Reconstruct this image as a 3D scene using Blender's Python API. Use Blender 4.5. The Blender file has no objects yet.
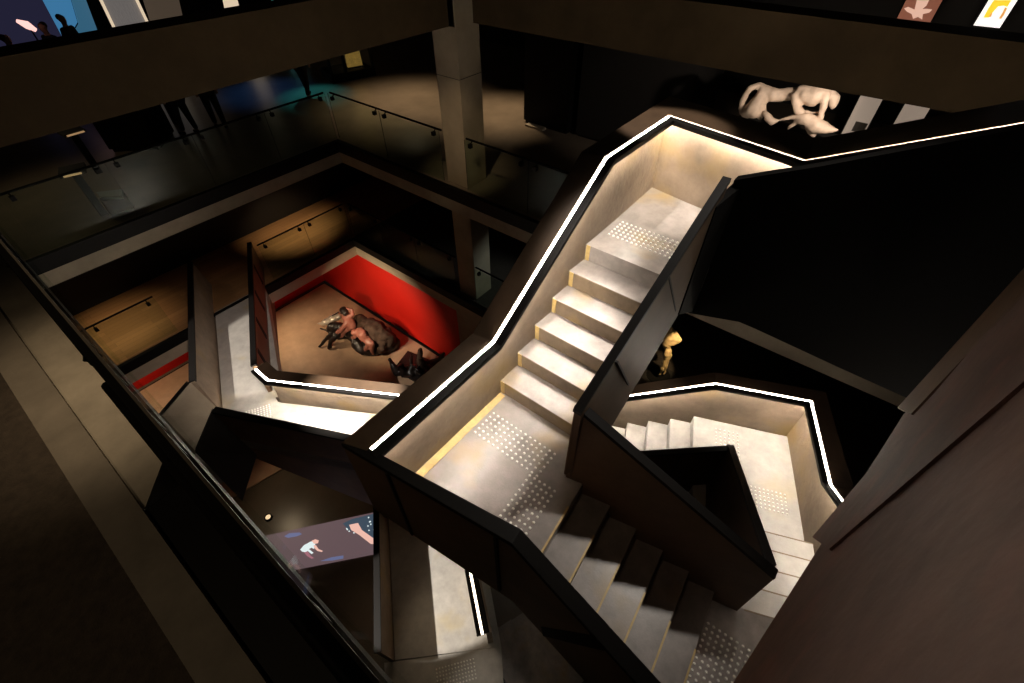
import bpy, bmesh, math, random
from mathutils import Vector, Matrix, noise

# ------------------------------------------------------------------ camera, world, light, exposure
SC = bpy.context.scene
COL = SC.collection
random.seed(7)
rad = math.radians
PITCH, ROLL, YAW, FOC = rad(45.904), rad(0.272), rad(51.467), 455.0
_fwd = Vector((math.sin(YAW)*math.cos(PITCH), math.cos(YAW)*math.cos(PITCH), -math.sin(PITCH)))
_rt = Vector((math.cos(YAW), -math.sin(YAW), 0.0))
_dn = _fwd.cross(_rt)
RT = _rt*math.cos(ROLL) + _dn*math.sin(ROLL)
DN = _dn*math.cos(ROLL) - _rt*math.sin(ROLL)
cam_data = bpy.data.cameras.new('camera')
cam_data.sensor_width = 36.0
cam_data.lens = FOC/1024*36.0
cam_data.clip_start = 0.02
cam = bpy.data.objects.new('camera', cam_data)
COL.objects.link(cam)
cam.matrix_world = Matrix(((RT.x, -DN.x, -_fwd.x, 0), (RT.y, -DN.y, -_fwd.y, 0), (RT.z, -DN.z, -_fwd.z, 0), (0, 0, 0, 1)))
SC.camera = cam

w = bpy.data.worlds.new('dim_hall'); SC.world = w
w.use_nodes = True
bg = w.node_tree.nodes['Background']
bg.inputs[0].default_value = (1.0, 0.78, 0.52, 1)
bg.inputs[1].default_value = 0.0035

SC.view_settings.view_transform = 'Standard'
SC.view_settings.look = 'None'
SC.view_settings.exposure = 0.0
SC.view_settings.gamma = 1.0
SC.view_settings.use_curve_mapping = False
SC.cycles.use_denoising = True
SC.cycles.max_bounces = 6
SC.cycles.sample_clamp_indirect = 4.0

def spot(name, loc, target, energy, size, blend=0.4, color=(1, 0.86, 0.66), radius=0.06):
    d = bpy.data.lights.new(name, 'SPOT')
    d.energy = energy; d.spot_size = rad(size); d.spot_blend = blend; d.color = color; d.shadow_soft_size = radius
    o = bpy.data.objects.new(name, d); COL.objects.link(o)
    o.location = loc
    o.rotation_euler = (Vector(target)-Vector(loc)).to_track_quat('-Z', 'Y').to_euler()
    return o

WARM = (1, 0.76, 0.48); COOL = (1, 0.92, 0.81)
spot('ceiling_spot_stair', (5.4, 0.05, 2.4), (2.0, 0.85, -3.7), 1250, 34, 0.9, COOL, 0.20)
spot('ceiling_spot_flight', (4.3, 1.60, 2.9), (2.8, 1.46, -3.3), 6500, 12, 1.0, COOL, 0.08)
spot('spot_under_slab', (8.7, 4.4, -5.6), (7.2, 6.4, -7.6), 60, 60, 0.9, (0.80, 0.95, 0.95), 0.05)
spot('ceiling_spot_middle', (1.9, 1.7, 2.9), (1.45, 1.52, -3.8), 1500, 9, 1.0, COOL, 0.06)
spot('ceiling_spot_landing', (4.1, 3.4, 2.6), (4.95, 1.40, -2.7), 2000, 14, 0.4, COOL, 0.05)
spot('fill_lower_stair', (4.25, -0.40, -3.45), (4.5, -0.15, -5.7), 36, 60, 1.0, COOL, 0.05)  # added fill under the flight; the landing's real glow comes from its strips
spot('fill_lower_flight', (4.4, 1.2, -4.0), (4.35, 0.9, -6.2), 34, 58, 1.0, COOL, 0.05)  # added fill for the descending steps, no fitting hangs here
spot('void_spot_landing', (3.4, 4.6, -2.6), (2.1, 5.9, -7.8), 7500, 26, 0.7, COOL, 0.05)
spot('void_spot_footbridge', (-1.3, 8.6, -2.6), (2.0, 9.2, -7.8), 1500, 26, 0.25, COOL, 0.04)
spot('void_spot_wide', (1.6, 6.0, -2.4), (1.6, 9.4, -7.8), 500, 50, 1.0, (1, 0.85, 0.75), 0.2)
spot('void_spot_lowest', (-2.0, 5.0, -6.7), (1.15, 3.0, -10.4), 2300, 25, 0.3, COOL, 0.03)
spot('void_spot_foot', (1.2, 4.4, -6.4), (0.9, 1.9, -10.4), 70, 40, 0.9, WARM, 0.1)
spot('spot_pit', (0.2, 8.6, -8.3), (0.8, 7.4, -11.0), 45, 75, 0.9, WARM, 0.1)
spot('spot_wood_floor', (-0.1, 12.2, -5.4), (0.15, 12.5, -7.8), 150, 72, 1.0, WARM, 0.05)
spot('spot_wood_floor', (5.3, 12.5, -5.4), (5.5, 13.1, -7.8), 170, 74, 1.0, WARM, 0.05)
spot('spot_sculpture', (3.0, 13.0, -8.5), (4.2, 12.2, -11.0), 300, 84, 1.0, WARM, 0.05)
spot('spot_red_wall', (3.6, 9.6, -8.6), (6.4, 10.2, -9.8), 330, 100, 0.9, WARM, 0.06)
spot('spot_gallery_floor', (9.7, 11.6, -1.9), (9.4, 11.4, -4.7), 300, 100, 1.0, WARM, 0.06)
spot('spot_gallery_floor', (10.6, 8.6, -1.9), (10.3, 8.6, -4.7), 300, 80, 1.0, WARM, 0.06)
spot('spot_gallery_dim', (0.6, 13.6, -1.9), (1.2, 12.6, -4.7), 26, 110, 1.0, (1, 0.82, 0.5), 0.1)
spot('spot_statue', (6.75, 0.9, -5.5), (7.1, 1.45, -7.0), 150, 24, 0.4, (1, 0.74, 0.40), 0.04)
spot('spot_bones', (7.6, 0.2, -1.95), (9.0, 1.3, -2.7), 170, 70, 0.5, (1, 0.88, 0.76), 0.05)
spot('spot_near_floor', (-0.17, 2.2, -0.30), (-0.17, 2.3, -1.6), 34, 66, 1.0, WARM, 0.04)
spot('spot_balcony', (-1.4, 1.2, 2.6), (-0.35, 1.6, -1.6), 60, 50, 0.8, WARM, 0.1)
spot('fill_near_wall', (0.5, 1.6, 2.6), (1.9, -0.8, -1.6), 24, 46, 0.9, (1, 0.72, 0.52), 0.15)  # added dim fill so that the right foreground wall shows
spot('spot_column', (3.2, 4.6, 0.6), (6.6, 6.6, -3.9), 260, 20, 0.9, WARM, 0.1)
spot('spot_beige_floor', (-1.6, 13.2, -8.4), (-0.3, 13.7, -11.0), 200, 60, 0.7, WARM, 0.05)
spot('spot_blue', (7.4, 16.0, -2.0), (7.2, 15.6, -4.7), 60, 70, 0.9, (0.05, 0.25, 1.0), 0.05)
spot('spot_teal', (8.4, 15.0, -2.0), (8.0, 14.0, -4.7), 190, 50, 0.9, (0.05, 0.55, 0.65), 0.05)

# ------------------------------------------------------------------ helpers
def ray(px, py):
    return RT*((px-512)/FOC) + DN*((py-341.5)/FOC) + _fwd
def az_(px, py, z): r = ray(px, py); return r*(z/r.z)
def ax_(px, py, x): r = ray(px, py); return r*(x/r.x)
def ay_(px, py, y): r = ray(px, py); return r*(y/r.y)
def av_(px, py, P, deg):
    n = Vector((-math.sin(rad(deg)), math.cos(rad(deg)), 0)); r = ray(px, py); return r*(n.dot(Vector(P))/n.dot(r))
V = Vector

def mat(name, color, rough=0.6, metal=0.0, spec=0.5, var=0.0, scale=3.0, stain=None, stain_scale=1.2, bump=0.0, bump_scale=40, emit=None, es=0.0, stretch=None, trans=0.0, ior=1.45, detail=6):
    m = bpy.data.materials.new(name); m.use_nodes = True
    nt = m.node_tree; b = nt.nodes['Principled BSDF']
    b.inputs['Base Color'].default_value = (*color, 1)
    b.inputs['Roughness'].default_value = rough
    b.inputs['Metallic'].default_value = metal
    b.inputs['Specular IOR Level'].default_value = spec
    b.inputs['IOR'].default_value = ior
    if trans: b.inputs['Transmission Weight'].default_value = trans
    if emit:
        b.inputs['Emission Color'].default_value = (*emit, 1); b.inputs['Emission Strength'].default_value = es
    if var or bump or stain:
        tc = nt.nodes.new('ShaderNodeTexCoord'); mp = nt.nodes.new('ShaderNodeMapping')
        nt.links.new(tc.outputs['Object'], mp.inputs['Vector'])
        if stretch: mp.inputs['Scale'].default_value = stretch
    if var:
        n = nt.nodes.new('ShaderNodeTexNoise'); n.inputs['Scale'].default_value = scale; n.inputs['Detail'].default_value = detail; n.inputs['Roughness'].default_value = 0.65
        nt.links.new(mp.outputs[0], n.inputs['Vector'])
        r = nt.nodes.new('ShaderNodeValToRGB')
        r.color_ramp.elements[0].position = 0.3; r.color_ramp.elements[1].position = 0.72
        r.color_ramp.elements[0].color = (*[c*(1-var) for c in color], 1)
        r.color_ramp.elements[1].color = (*[min(1, c*(1+var)) for c in color], 1)
        nt.links.new(n.outputs['Fac'], r.inputs['Fac'])
        last = r.outputs['Color']
        if stain:
            n2 = nt.nodes.new('ShaderNodeTexNoise'); n2.inputs['Scale'].default_value = stain_scale; n2.inputs['Detail'].default_value = 3
            nt.links.new(mp.outputs[0], n2.inputs['Vector'])
            r2 = nt.nodes.new('ShaderNodeValToRGB'); r2.color_ramp.elements[0].position = 0.56; r2.color_ramp.elements[1].position = 0.72
            r2.color_ramp.elements[0].color = (0, 0, 0, 1); r2.color_ramp.elements[1].color = (0.75, 0.75, 0.75, 1)
            nt.links.new(n2.outputs['Fac'], r2.inputs['Fac'])
            mx = nt.nodes.new('ShaderNodeMix'); mx.data_type = 'RGBA'
            nt.links.new(r2.outputs['Color'], mx.inputs['Factor']); nt.links.new(last, mx.inputs['A'])
            mx.inputs['B'].default_value = (*stain, 1); last = mx.outputs['Result']
        nt.links.new(last, b.inputs['Base Color'])
    if bump:
        n3 = nt.nodes.new('ShaderNodeTexNoise'); n3.inputs['Scale'].default_value = bump_scale; n3.inputs['Detail'].default_value = 4
        nt.links.new(mp.outputs[0], n3.inputs['Vector'])
        bp = nt.nodes.new('ShaderNodeBump'); bp.inputs['Strength'].default_value = bump; bp.inputs['Distance'].default_value = 0.02
        nt.links.new(n3.outputs['Fac'], bp.inputs['Height']); nt.links.new(bp.outputs['Normal'], b.inputs['Normal'])
    return m

def planks(name, c1, c2, width=0.14, length=1.6, rough=0.35, rot=0.0):
    m = bpy.data.materials.new(name); m.use_nodes = True
    nt = m.node_tree; b = nt.nodes['Principled BSDF']; b.inputs['Roughness'].default_value = rough
    tc = nt.nodes.new('ShaderNodeTexCoord'); mp = nt.nodes.new('ShaderNodeMapping'); mp.inputs['Rotation'].default_value = (0, 0, rot)
    nt.links.new(tc.outputs['Object'], mp.inputs['Vector'])
    br = nt.nodes.new('ShaderNodeTexBrick'); br.inputs['Scale'].default_value = 1.0
    br.inputs['Brick Width'].default_value = length; br.inputs['Row Height'].default_value = width
    br.inputs['Mortar Size'].default_value = 0.003
    br.inputs['Color1'].default_value = (*c1, 1); br.inputs['Color2'].default_value = (*c2, 1); br.inputs['Mortar'].default_value = (*[c*0.3 for c in c1], 1)
    nt.links.new(mp.outputs[0], br.inputs['Vector'])
    nt.links.new(br.outputs['Color'], b.inputs['Base Color'])
    return m

def glassmat(name, tint=(0.9, 0.95, 0.9), refl=0.028):
    m = bpy.data.materials.new(name); m.use_nodes = True
    nt = m.node_tree
    for n in list(nt.nodes):
        if n.type != 'OUTPUT_MATERIAL': nt.nodes.remove(n)
    out = [n for n in nt.nodes if n.type == 'OUTPUT_MATERIAL'][0]
    t = nt.nodes.new('ShaderNodeBsdfTransparent'); t.inputs[0].default_value = (*tint, 1)
    g = nt.nodes.new('ShaderNodeBsdfGlossy'); g.inputs['Roughness'].default_value = 0.22
    mx = nt.nodes.new('ShaderNodeMixShader')
    lw = nt.nodes.new('ShaderNodeLayerWeight'); lw.inputs['Blend'].default_value = 0.5
    pw = nt.nodes.new('ShaderNodeMath'); pw.operation = 'POWER'; pw.inputs[1].default_value = 5.0
    sc_ = nt.nodes.new('ShaderNodeMath'); sc_.operation = 'MULTIPLY_ADD'; sc_.inputs[1].default_value = 0.5*refl/0.07; sc_.inputs[2].default_value = 0.035*refl/0.07
    nt.links.new(lw.outputs['Facing'], pw.inputs[0]); nt.links.new(pw.outputs[0], sc_.inputs[0])
    nt.links.new(sc_.outputs[0], mx.inputs[0]); nt.links.new(t.outputs[0], mx.inputs[1]); nt.links.new(g.outputs[0], mx.inputs[2])
    nt.links.new(mx.outputs[0], out.inputs['Surface'])
    return m

M = {}
M['tread'] = mat('worn_concrete_tread', (0.205, 0.178, 0.165), 0.30, var=0.28, scale=5, bump=0.04, bump_scale=60, stain=(0.25, 0.165, 0.06), stain_scale=1.6)
M['riser'] = mat('brown_riser', (0.165, 0.118, 0.075), 0.5, var=0.3, scale=5, bump=0.1, stain=(0.26, 0.17, 0.06), stain_scale=2.0)
M['pale_floor'] = mat('pale_concrete_landing', (0.40, 0.375, 0.345), 0.4, var=0.18, scale=4, bump=0.08, bump_scale=60, stain=(0.42, 0.34, 0.19), stain_scale=1.1)
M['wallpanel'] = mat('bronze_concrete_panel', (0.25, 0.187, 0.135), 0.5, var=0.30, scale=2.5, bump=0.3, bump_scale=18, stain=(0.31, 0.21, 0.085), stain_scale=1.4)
M['outer'] = mat('dark_bronze_panel', (0.16, 0.09, 0.05), 0.55, var=0.25, scale=2.2, bump=0.1, bump_scale=20)
M['coping'] = mat('dark_brown_coping', (0.050, 0.029, 0.016), 0.45, var=0.25, scale=4)
M['black'] = mat('black_steel', (0.005, 0.004, 0.0035), 0.6, spec=0.2)
M['unlit_panel'] = mat('unlit_panel', (0.0035, 0.003, 0.0027), 0.85, spec=0.08)  # stair panel blackened in colour because that side is unlit
M['well'] = mat('shaded_well_panel', (0.05, 0.03, 0.02), 0.7, var=0.2, scale=2.2, spec=0.2)  # bronze panel darkened in colour for the shade inside the well
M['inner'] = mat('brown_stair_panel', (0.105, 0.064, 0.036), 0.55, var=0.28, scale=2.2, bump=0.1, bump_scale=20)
M['led'] = mat('light_strip', (0.8, 0.8, 0.8), 0.5, emit=(1.0, 0.91, 0.77), es=210.0)
M['led_cool'] = mat('light_strip_cool', (0.8, 0.8, 0.8), 0.5, emit=(1.0, 0.89, 0.74), es=150.0)
M['led_dim'] = mat('light_strip_dim', (0.8, 0.8, 0.8), 0.5, emit=(1.0, 0.84, 0.62), es=5.0)
M['stud'] = mat('steel_stud', (0.88, 0.85, 0.79), 0.2, spec=1.0)
M['joint'] = mat('panel_joint', (0.008, 0.006, 0.005), 0.8)
M['beam'] = mat('board_marked_concrete', (0.070, 0.045, 0.022), 0.85, spec=0.15, var=0.2, scale=1.6, bump=0.2, bump_scale=14)
M['column'] = mat('column_concrete', (0.40, 0.32, 0.22), 0.75, var=0.15, scale=2.0, bump=0.15, bump_scale=20)
M['fascia'] = mat('slab_edge_concrete', (0.42, 0.35, 0.26), 0.8, var=0.12, scale=3)
M['carpet'] = mat('dark_carpet', (0.05, 0.037, 0.027), 0.95, var=0.3, scale=30, bump=0.4, bump_scale=150)
M['gallery_floor'] = mat('polished_gallery_concrete', (0.22, 0.17, 0.125), 0.28, var=0.2, scale=1.5)
M['wood'] = planks('oak_boards', (0.38, 0.20, 0.085), (0.28, 0.145, 0.06), 0.16, 1.8, 0.32)
M['dark_wall'] = mat('charcoal_wall', (0.018, 0.014, 0.011), 0.8)
M['red'] = mat('red_wall_paint', (0.62, 0.010, 0.003), 0.6, var=0.06, scale=1)
M['sand_floor'] = mat('sand_coloured_floor', (0.42, 0.27, 0.17), 0.55, var=0.15, scale=3)
M['pit_floor'] = mat('brown_resin_floor', (0.11, 0.085, 0.06), 0.3, var=0.2, scale=1.2)
M['right_wall'] = mat('reddish_brown_concrete', (0.185, 0.100, 0.076), 0.75, var=0.3, scale=1.8, bump=0.3, bump_scale=9, stain=(0.27, 0.11, 0.08), stain_scale=2.6)
M['kerb'] = mat('grey_kerb_concrete', (0.17, 0.145, 0.115), 0.8, var=0.2, scale=5, bump=0.15, bump_scale=40)
M['glass'] = glassmat('clear_glass')
M['glass_edge'] = mat('glass_edge', (0.03, 0.04, 0.035), 0.9, spec=0.0)
M['bone'] = mat('aged_bone', (0.62, 0.46, 0.34), 0.6, var=0.2, scale=6, bump=0.25, bump_scale=18)
M['amber'] = mat('gilded_resin', (0.92, 0.60, 0.30), 0.35, var=0.25, scale=8)
M['panel_light'] = mat('lit_vitrine_panel', (0.5, 0.42, 0.35), 0.5, emit=(0.80, 0.62, 0.48), es=0.28)
M['skin'] = mat('skin', (0.45, 0.25, 0.17), 0.5)
M['cloth_dark'] = mat('dark_cloth', (0.018, 0.016, 0.018), 0.9)
M['cloth_navy'] = mat('navy_cloth', (0.02, 0.024, 0.04), 0.9)
M['hair'] = mat('dark_hair', (0.02, 0.012, 0.008), 0.7)
M['flesh'] = mat('painted_flesh', (0.27, 0.10, 0.075), 0.45, var=0.3, scale=7)
M['fur'] = mat('brown_hide', (0.045, 0.022, 0.012), 0.85, var=0.4, scale=9, bump=0.6, bump_scale=30)
M['soot'] = mat('blackened_bronze', (0.014, 0.009, 0.008), 0.4, var=0.3, scale=8)
M['silver'] = mat('silvery_cloth', (0.62, 0.55, 0.46), 0.35, metal=0.5, var=0.2, scale=9)

class MB:
    def __init__(s): s.v = []; s.f = []; s.mi = []
    def face(s, pts, mi=0):
        i = len(s.v); s.v += [V(p) for p in pts]; s.f.append(tuple(range(i, i+len(pts)))); s.mi.append(mi)
    def loft(s, secs, caps=True, mi=0, closed=True):
        n = len(secs[0]); i0 = len(s.v)
        for sec in secs: s.v += [V(p) for p in sec]
        for k in range(len(secs)-1):
            for j in range(n if closed else n-1):
                a = i0+k*n+j; b = i0+k*n+(j+1) % n
                s.f.append((a, b, b+n, a+n)); s.mi.append(mi)
        if caps and closed:
            s.f.append(tuple(i0+j for j in range(n))[::-1]); s.mi.append(mi)
            s.f.append(tuple(i0+(len(secs)-1)*n+j for j in range(n))); s.mi.append(mi)
        return s
    def prism(s, poly, vec, mi=0):
        vec = V(vec); return s.loft([[V(p) for p in poly], [V(p)+vec for p in poly]], mi=mi)
    def box(s, a, b, mi=0):
        (x0, y0, z0), (x1, y1, z1) = a, b
        return s.prism([(x0, y0, z0), (x1, y0, z0), (x1, y1, z0), (x0, y1, z0)], (0, 0, z1-z0), mi)
    def tube(s, pts, r, n=10, mi=0):
        pts = [V(p) for p in pts]; secs = []
        for k, p in enumerate(pts):
            t = (pts[min(k+1, len(pts)-1)]-pts[max(k-1, 0)]).normalized()
            a = t.cross(V((0, 0, 1)));
            if a.length < 1e-3: a = t.cross(V((1, 0, 0)))
            a.normalize(); b = t.cross(a)
            rr = r[k] if isinstance(r, (list, tuple)) else r
            secs.append([p+a*rr*math.cos(2*math.pi*j/n)+b*rr*math.sin(2*math.pi*j/n) for j in range(n)])
        return s.loft(secs, mi=mi)
    def cone(s, c, r0, r1, h, n=8, mi=0):
        c = V(c)
        return s.loft([[c+V((r*math.cos(2*math.pi*j/n), r*math.sin(2*math.pi*j/n), z)) for j in range(n)] for r, z in ((r0, 0), (r1, h))], mi=mi)
    def build(s, name, m, parent=None, smooth=False, bevel=0.0):
        me = bpy.data.meshes.new(name)
        off = V((0, 0, 0))
        p = parent
        while p is not None: off += p.location; p = p.parent
        me.from_pydata([v-off for v in s.v], [], s.f)
        ms = m if isinstance(m, (list, tuple)) else [m]
        for x in ms: me.materials.append(x)
        for q, i in zip(me.polygons, s.mi): q.material_index = i; q.use_smooth = smooth
        bm = bmesh.new(); bm.from_mesh(me)
        bmesh.ops.recalc_face_normals(bm, faces=bm.faces)
        bm.to_mesh(me); bm.free()
        o = bpy.data.objects.new(name, me); COL.objects.link(o)
        if parent: o.parent = parent
        if bevel:
            md = o.modifiers.new('bevel', 'BEVEL'); md.width = bevel; md.segments = 2; md.limit_method = 'ANGLE'
        return o

def tag(o, label=None, cat=None, group=None, kind=None):
    if label: o['label'] = label
    if cat: o['category'] = cat
    if group: o['group'] = group
    if kind: o['kind'] = kind
    return o
def thing(name, loc, label, cat, group=None, rz=0.0):
    o = bpy.data.objects.new(name, None); COL.objects.link(o)
    o.location = loc; o.empty_display_size = 0.2
    o.rotation_euler.z = rz
    return tag(o, label, cat, group)
def struct(mb, name, m, label=None, cat=None, bevel=0.0, parent=None):
    o = mb.build(name, m, parent, bevel=bevel); o['kind'] = 'structure'
    if label: o['label'] = label
    if cat: o['category'] = cat
    return o

def miter(path, o, side=1):
    """offset a 3-D polyline sideways in plan; side 1 = left of travel"""
    P = [V(p) for p in path]; out = []
    for k in range(len(P)):
        ns = []
        for a, b in ((k-1, k), (k, k+1)):
            if a >= 0 and b < len(P):
                d = (P[b]-P[a]); d.z = 0; d.normalize(); ns.append(V((-d.y, d.x, 0))*side)
        n = ns[0] if len(ns) == 1 else (ns[0]+ns[1])/(1+ns[0].dot(ns[1]))
        oo = o[k] if isinstance(o, (list, tuple)) else o
        out.append(P[k]+n*oo)
    return out
def band(mb, A, B, z0, z1, mi=0):
    """solid between two plan polylines A and B, z offsets z0..z1 relative to each vertex (numbers or lists)"""
    g = lambda z, k: z[k] if isinstance(z, (list, tuple)) else z
    secs = []
    for k in range(len(A)):
        a, b = V(A[k]), V(B[k])
        b.z = a.z
        secs.append([a+V((0, 0, g(z0, k))), b+V((0, 0, g(z0, k))), b+V((0, 0, g(z1, k))), a+V((0, 0, g(z1, k)))])
    mb.loft(secs, mi=mi); return mb
def wall(mb, base, top, t, mi=0):
    """slab whose inner face runs from polyline base up to polyline top, thickness vector(s) t"""
    secs = []
    for k in range(len(base)):
        tv = V(t[k]) if isinstance(t, list) else V(t)
        secs.append([V(base[k]), V(top[k]), V(top[k])+tv, V(base[k])+tv])
    mb.loft(secs, mi=mi); return mb

N_STUD = {}
def studs(parent, origin, ux, uy, lx, ly, z, sp=0.055, r=0.014):
    ux = V((*ux, 0)).normalized(); uy = V((*uy, 0)).normalized()
    nx = max(1, round(lx/sp)); ny = max(1, round(ly/sp)); rest = MB()
    key = parent.name
    for i in range(nx+1):
        for j in range(ny+1):
            p = V((origin[0], origin[1], z-0.002))+ux*(i*lx/nx)+uy*(j*ly/ny)
            n = N_STUD.get(key, 0)
            if n >= 100: rest.cone(p, r, r*0.65, 0.010, 8); continue
            N_STUD[key] = n+1
            if 'mesh%g' % r not in N_STUD:
                mb = MB(); mb.cone((0, 0, 0), r, r*0.65, 0.010, 8); o = mb.build('tactile_stud', M['stud']); N_STUD['mesh%g' % r] = o.data
            else:
                o = bpy.data.objects.new('tactile_stud', N_STUD['mesh%g' % r]); COL.objects.link(o)
            o.parent = parent; o.location = p-parent.location
    if rest.v: tag(rest.build('tactile_studs', M['stud'], parent), kind='stuff')

def skin(name, nodes, edges, m, parent=None, sub=2, smooth=True, loc=None):
    """one continuous skinned body: nodes {key: ((x,y,z), r or (rx,ry))}"""
    keys = list(nodes); ix = {k: i for i, k in enumerate(keys)}
    off = V((0, 0, 0)); p = parent
    me = bpy.data.meshes.new(name+'_cage')
    me.from_pydata([V(nodes[k][0]) for k in keys], [(ix[a], ix[b]) for a, b in edges], [])
    ob = bpy.data.objects.new(name+'_cage', me); COL.objects.link(ob)
    sk = ob.modifiers.new('skin', 'SKIN')
    for k in keys:
        r = nodes[k][1]; sv = me.skin_vertices[0].data[ix[k]]
        sv.radius = (r, r) if not isinstance(r, (list, tuple)) else r
    me.skin_vertices[0].data[0].use_root = True
    sk.use_smooth_shade = True
    s2 = ob.modifiers.new('sub', 'SUBSURF'); s2.levels = sub; s2.render_levels = sub
    dg = bpy.context.evaluated_depsgraph_get()
    out = bpy.data.meshes.new_from_object(ob.evaluated_get(dg))
    out.name = name
    bpy.data.objects.remove(ob); bpy.data.meshes.remove(me)
    out.materials.clear(); out.materials.append(m)
    for q in out.polygons: q.use_smooth = smooth; q.material_index = 0
    o = bpy.data.objects.new(name, out); COL.objects.link(o)
    if parent: o.parent = parent
    return o
def organic(name, tubes, m, parent, voxel=0.03, smooth=4, amp=0.0, freq=5.0):
    """one continuous body grown from chains of (point, radius), fused into a single skin"""
    bm = bmesh.new()
    for tb in tubes:
        for (p, r), (q, r2) in zip(tb[:-1], tb[1:]):
            p, q = V(p), V(q); n = max(2, int((q-p).length/(0.45*min(r, r2))))
            for i in range(n+1):
                f = i/n
                bmesh.ops.create_icosphere(bm, subdivisions=2, radius=r+(r2-r)*f, matrix=Matrix.Translation(p.lerp(q, f)))
    me = bpy.data.meshes.new(name+'_cage'); bm.to_mesh(me); bm.free()
    ob = bpy.data.objects.new(name+'_cage', me); COL.objects.link(ob)
    md = ob.modifiers.new('remesh', 'REMESH'); md.mode = 'VOXEL'; md.voxel_size = voxel; md.use_smooth_shade = True
    if smooth:
        ms = ob.modifiers.new('smooth', 'SMOOTH'); ms.iterations = smooth; ms.factor = 0.5
    out = bpy.data.meshes.new_from_object(ob.evaluated_get(bpy.context.evaluated_depsgraph_get())); out.name = name
    bpy.data.objects.remove(ob); bpy.data.meshes.remove(me)
    if amp:
        ns = [v.normal.copy() for v in out.vertices]
        for v, n in zip(out.vertices, ns):
            q = V(v.co)*freq
            v.co += n*amp*(noise.noise(q)+0.5*noise.noise(q*2.3))
    out.materials.clear(); out.materials.append(m)
    for q in out.polygons: q.use_smooth = True; q.material_index = 0
    o = bpy.data.objects.new(name, out); COL.objects.link(o)
    if parent: o.parent = parent
    return o
def chain(*ks): return [(ks[i], ks[i+1]) for i in range(len(ks)-1)]

# ------------------------------------------------------------------ levels
ZU = -2.695; RISE = 0.18; ZM = ZU-6*RISE; ZN = ZM-6*RISE; ZR = ZN-5*RISE; ZL = -7.82; ZB = -10.4
F3, F2, F1, F0 = -1.6, -4.70, -7.82, -11.0

# ------------------------------------------------------------------ the building: floors, slab edges, beams, columns, walls
# ground floor
mb = MB(); mb.box((-3, -8, F0-0.2), (6.35, 14.4, F0)); struct(mb, 'floor', M['pit_floor'])
mb = MB(); mb.box((6.43, 7.05, F0), (6.55, 14.4, F1-0.5)); struct(mb, 'wall_red', M['red'], 'bright red wall panel under the concrete slab edge behind the dark sculpture', 'wall')
mb = MB(); mb.box((-3, 14.4, F0), (6.55, 14.52, F1-0.3)); struct(mb, 'wall_back', M['red'])
mb = MB(); mb.box((6.38, -8, F0), (6.55, 7.05, F1-0.5)); struct(mb, 'wall_side', M['fascia'])
t = thing('floor_mat', (3.2, 11, F0), 'sand coloured rectangular floor covering under the dark sculpture', 'floor covering')
mb = MB(); mb.prism([(-2.6, 9.3, F0), (6.3, 7.2, F0), (6.3, 14.2, F0), (-2.6, 14.2, F0)], (0, 0, 0.05)); mb.build('sheet', M['sand_floor'], t, bevel=0.01)
mb = MB(); mb.box((6.29, 7.2, F0), (6.33, 14.23, F0+0.055)); mb.box((-2.6, 14.19, F0), (6.33, 14.23, F0+0.055)); mb.build('edging', M['black'], t)

# first floor: boarded gallery beyond the void
mb = MB(); mb.box((-4, 11.35, F1-0.42), (14, 14.3, F1)); struct(mb, 'floor', M['wood'])
mb = MB(); mb.box((6.45, -8, F1-0.42), (14, 11.35, F1)); struct(mb, 'floor', M['carpet'])
mb = MB(); mb.box((-4, 14.05, F1), (14, 14.3, F2-0.5)); struct(mb, 'wall_back', M['dark_wall'])
mb = MB(); mb.box((11.0, -8, F1), (11.2, 14.05, F2-0.5)); struct(mb, 'wall_side', M['dark_wall'])
# second floor
mb = MB(); mb.box((-4, 10.75, F2-0.5), (30, 26, F2)); struct(mb, 'floor', M['gallery_floor'])
mb = MB(); mb.box((6.45, -8, F2-0.5), (30, 10.75, F2)); struct(mb, 'floor', M['gallery_floor'])
def slab_edge(n, z, pts, dark=0.25, light=0.27):
    mb = MB(); A = [V((*p, z)) for p in pts]
    band(mb, A, miter(A, 0.10, -1), -dark, 0.02); struct(mb, 'trim_%d' % n, M['black'])
    mb = MB(); band(mb, miter(A, 0.03, 1), miter(A, 0.10, -1), -dark-light, -dark); struct(mb, 'trim_%d' % (n+1), M['fascia'])
slab_edge(1, F2, [(-4, 10.7), (6.4, 10.7), (6.4, -8)])
slab_edge(3, F1, [(-4, 11.3), (6.4, 11.3), (6.4, -8)], 0.22, 0.30)
# top floor: bridge beams and column
mb = MB(); mb.box((-4, 6.55, -1.82), (6.55, 7.0, -1.15)); struct(mb, 'beam', M['beam'])
mb = MB(); mb.box((7.0, -8, -1.82), (7.45, 7.45, -1.15)); mb.box((6.55, 6.42, -1.82), (7.0, 7.45, -1.15)); struct(mb, 'beam', M['beam'])
mb = MB(); mb.box((-4, 7.0, -1.82), (7.0, 8.6, F3)); struct(mb, 'floor', M['dark_wall'])
mb = MB(); mb.box((6.55, 6.4, F2), (7.15, 6.98, -1.15))
mb.box((6.545, 6.395, -2.62), (7.155, 6.985, -2.61), 1)
o = struct(mb, 'column', [M['column'], M['joint']], 'square concrete column standing at the upper gallery edge beneath the beams', 'column', 0.012)
mb = MB(); mb.box((6.55, 6.4, F1), (7.15, 6.98, F2-0.5)); struct(mb, 'column', M['column'], 'lower concrete column between the two gallery slab edges', 'column', 0.012)
# far hall walls on the second floor
mb = MB(); mb.box((-4, 24.0, F2), (30, 24.2, 2.0)); struct(mb, 'wall_back', M['dark_wall'])
mb = MB(); mb.box((16.0, -8, F2), (16.2, 24, 2.0)); struct(mb, 'wall_side', M['dark_wall'])

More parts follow.
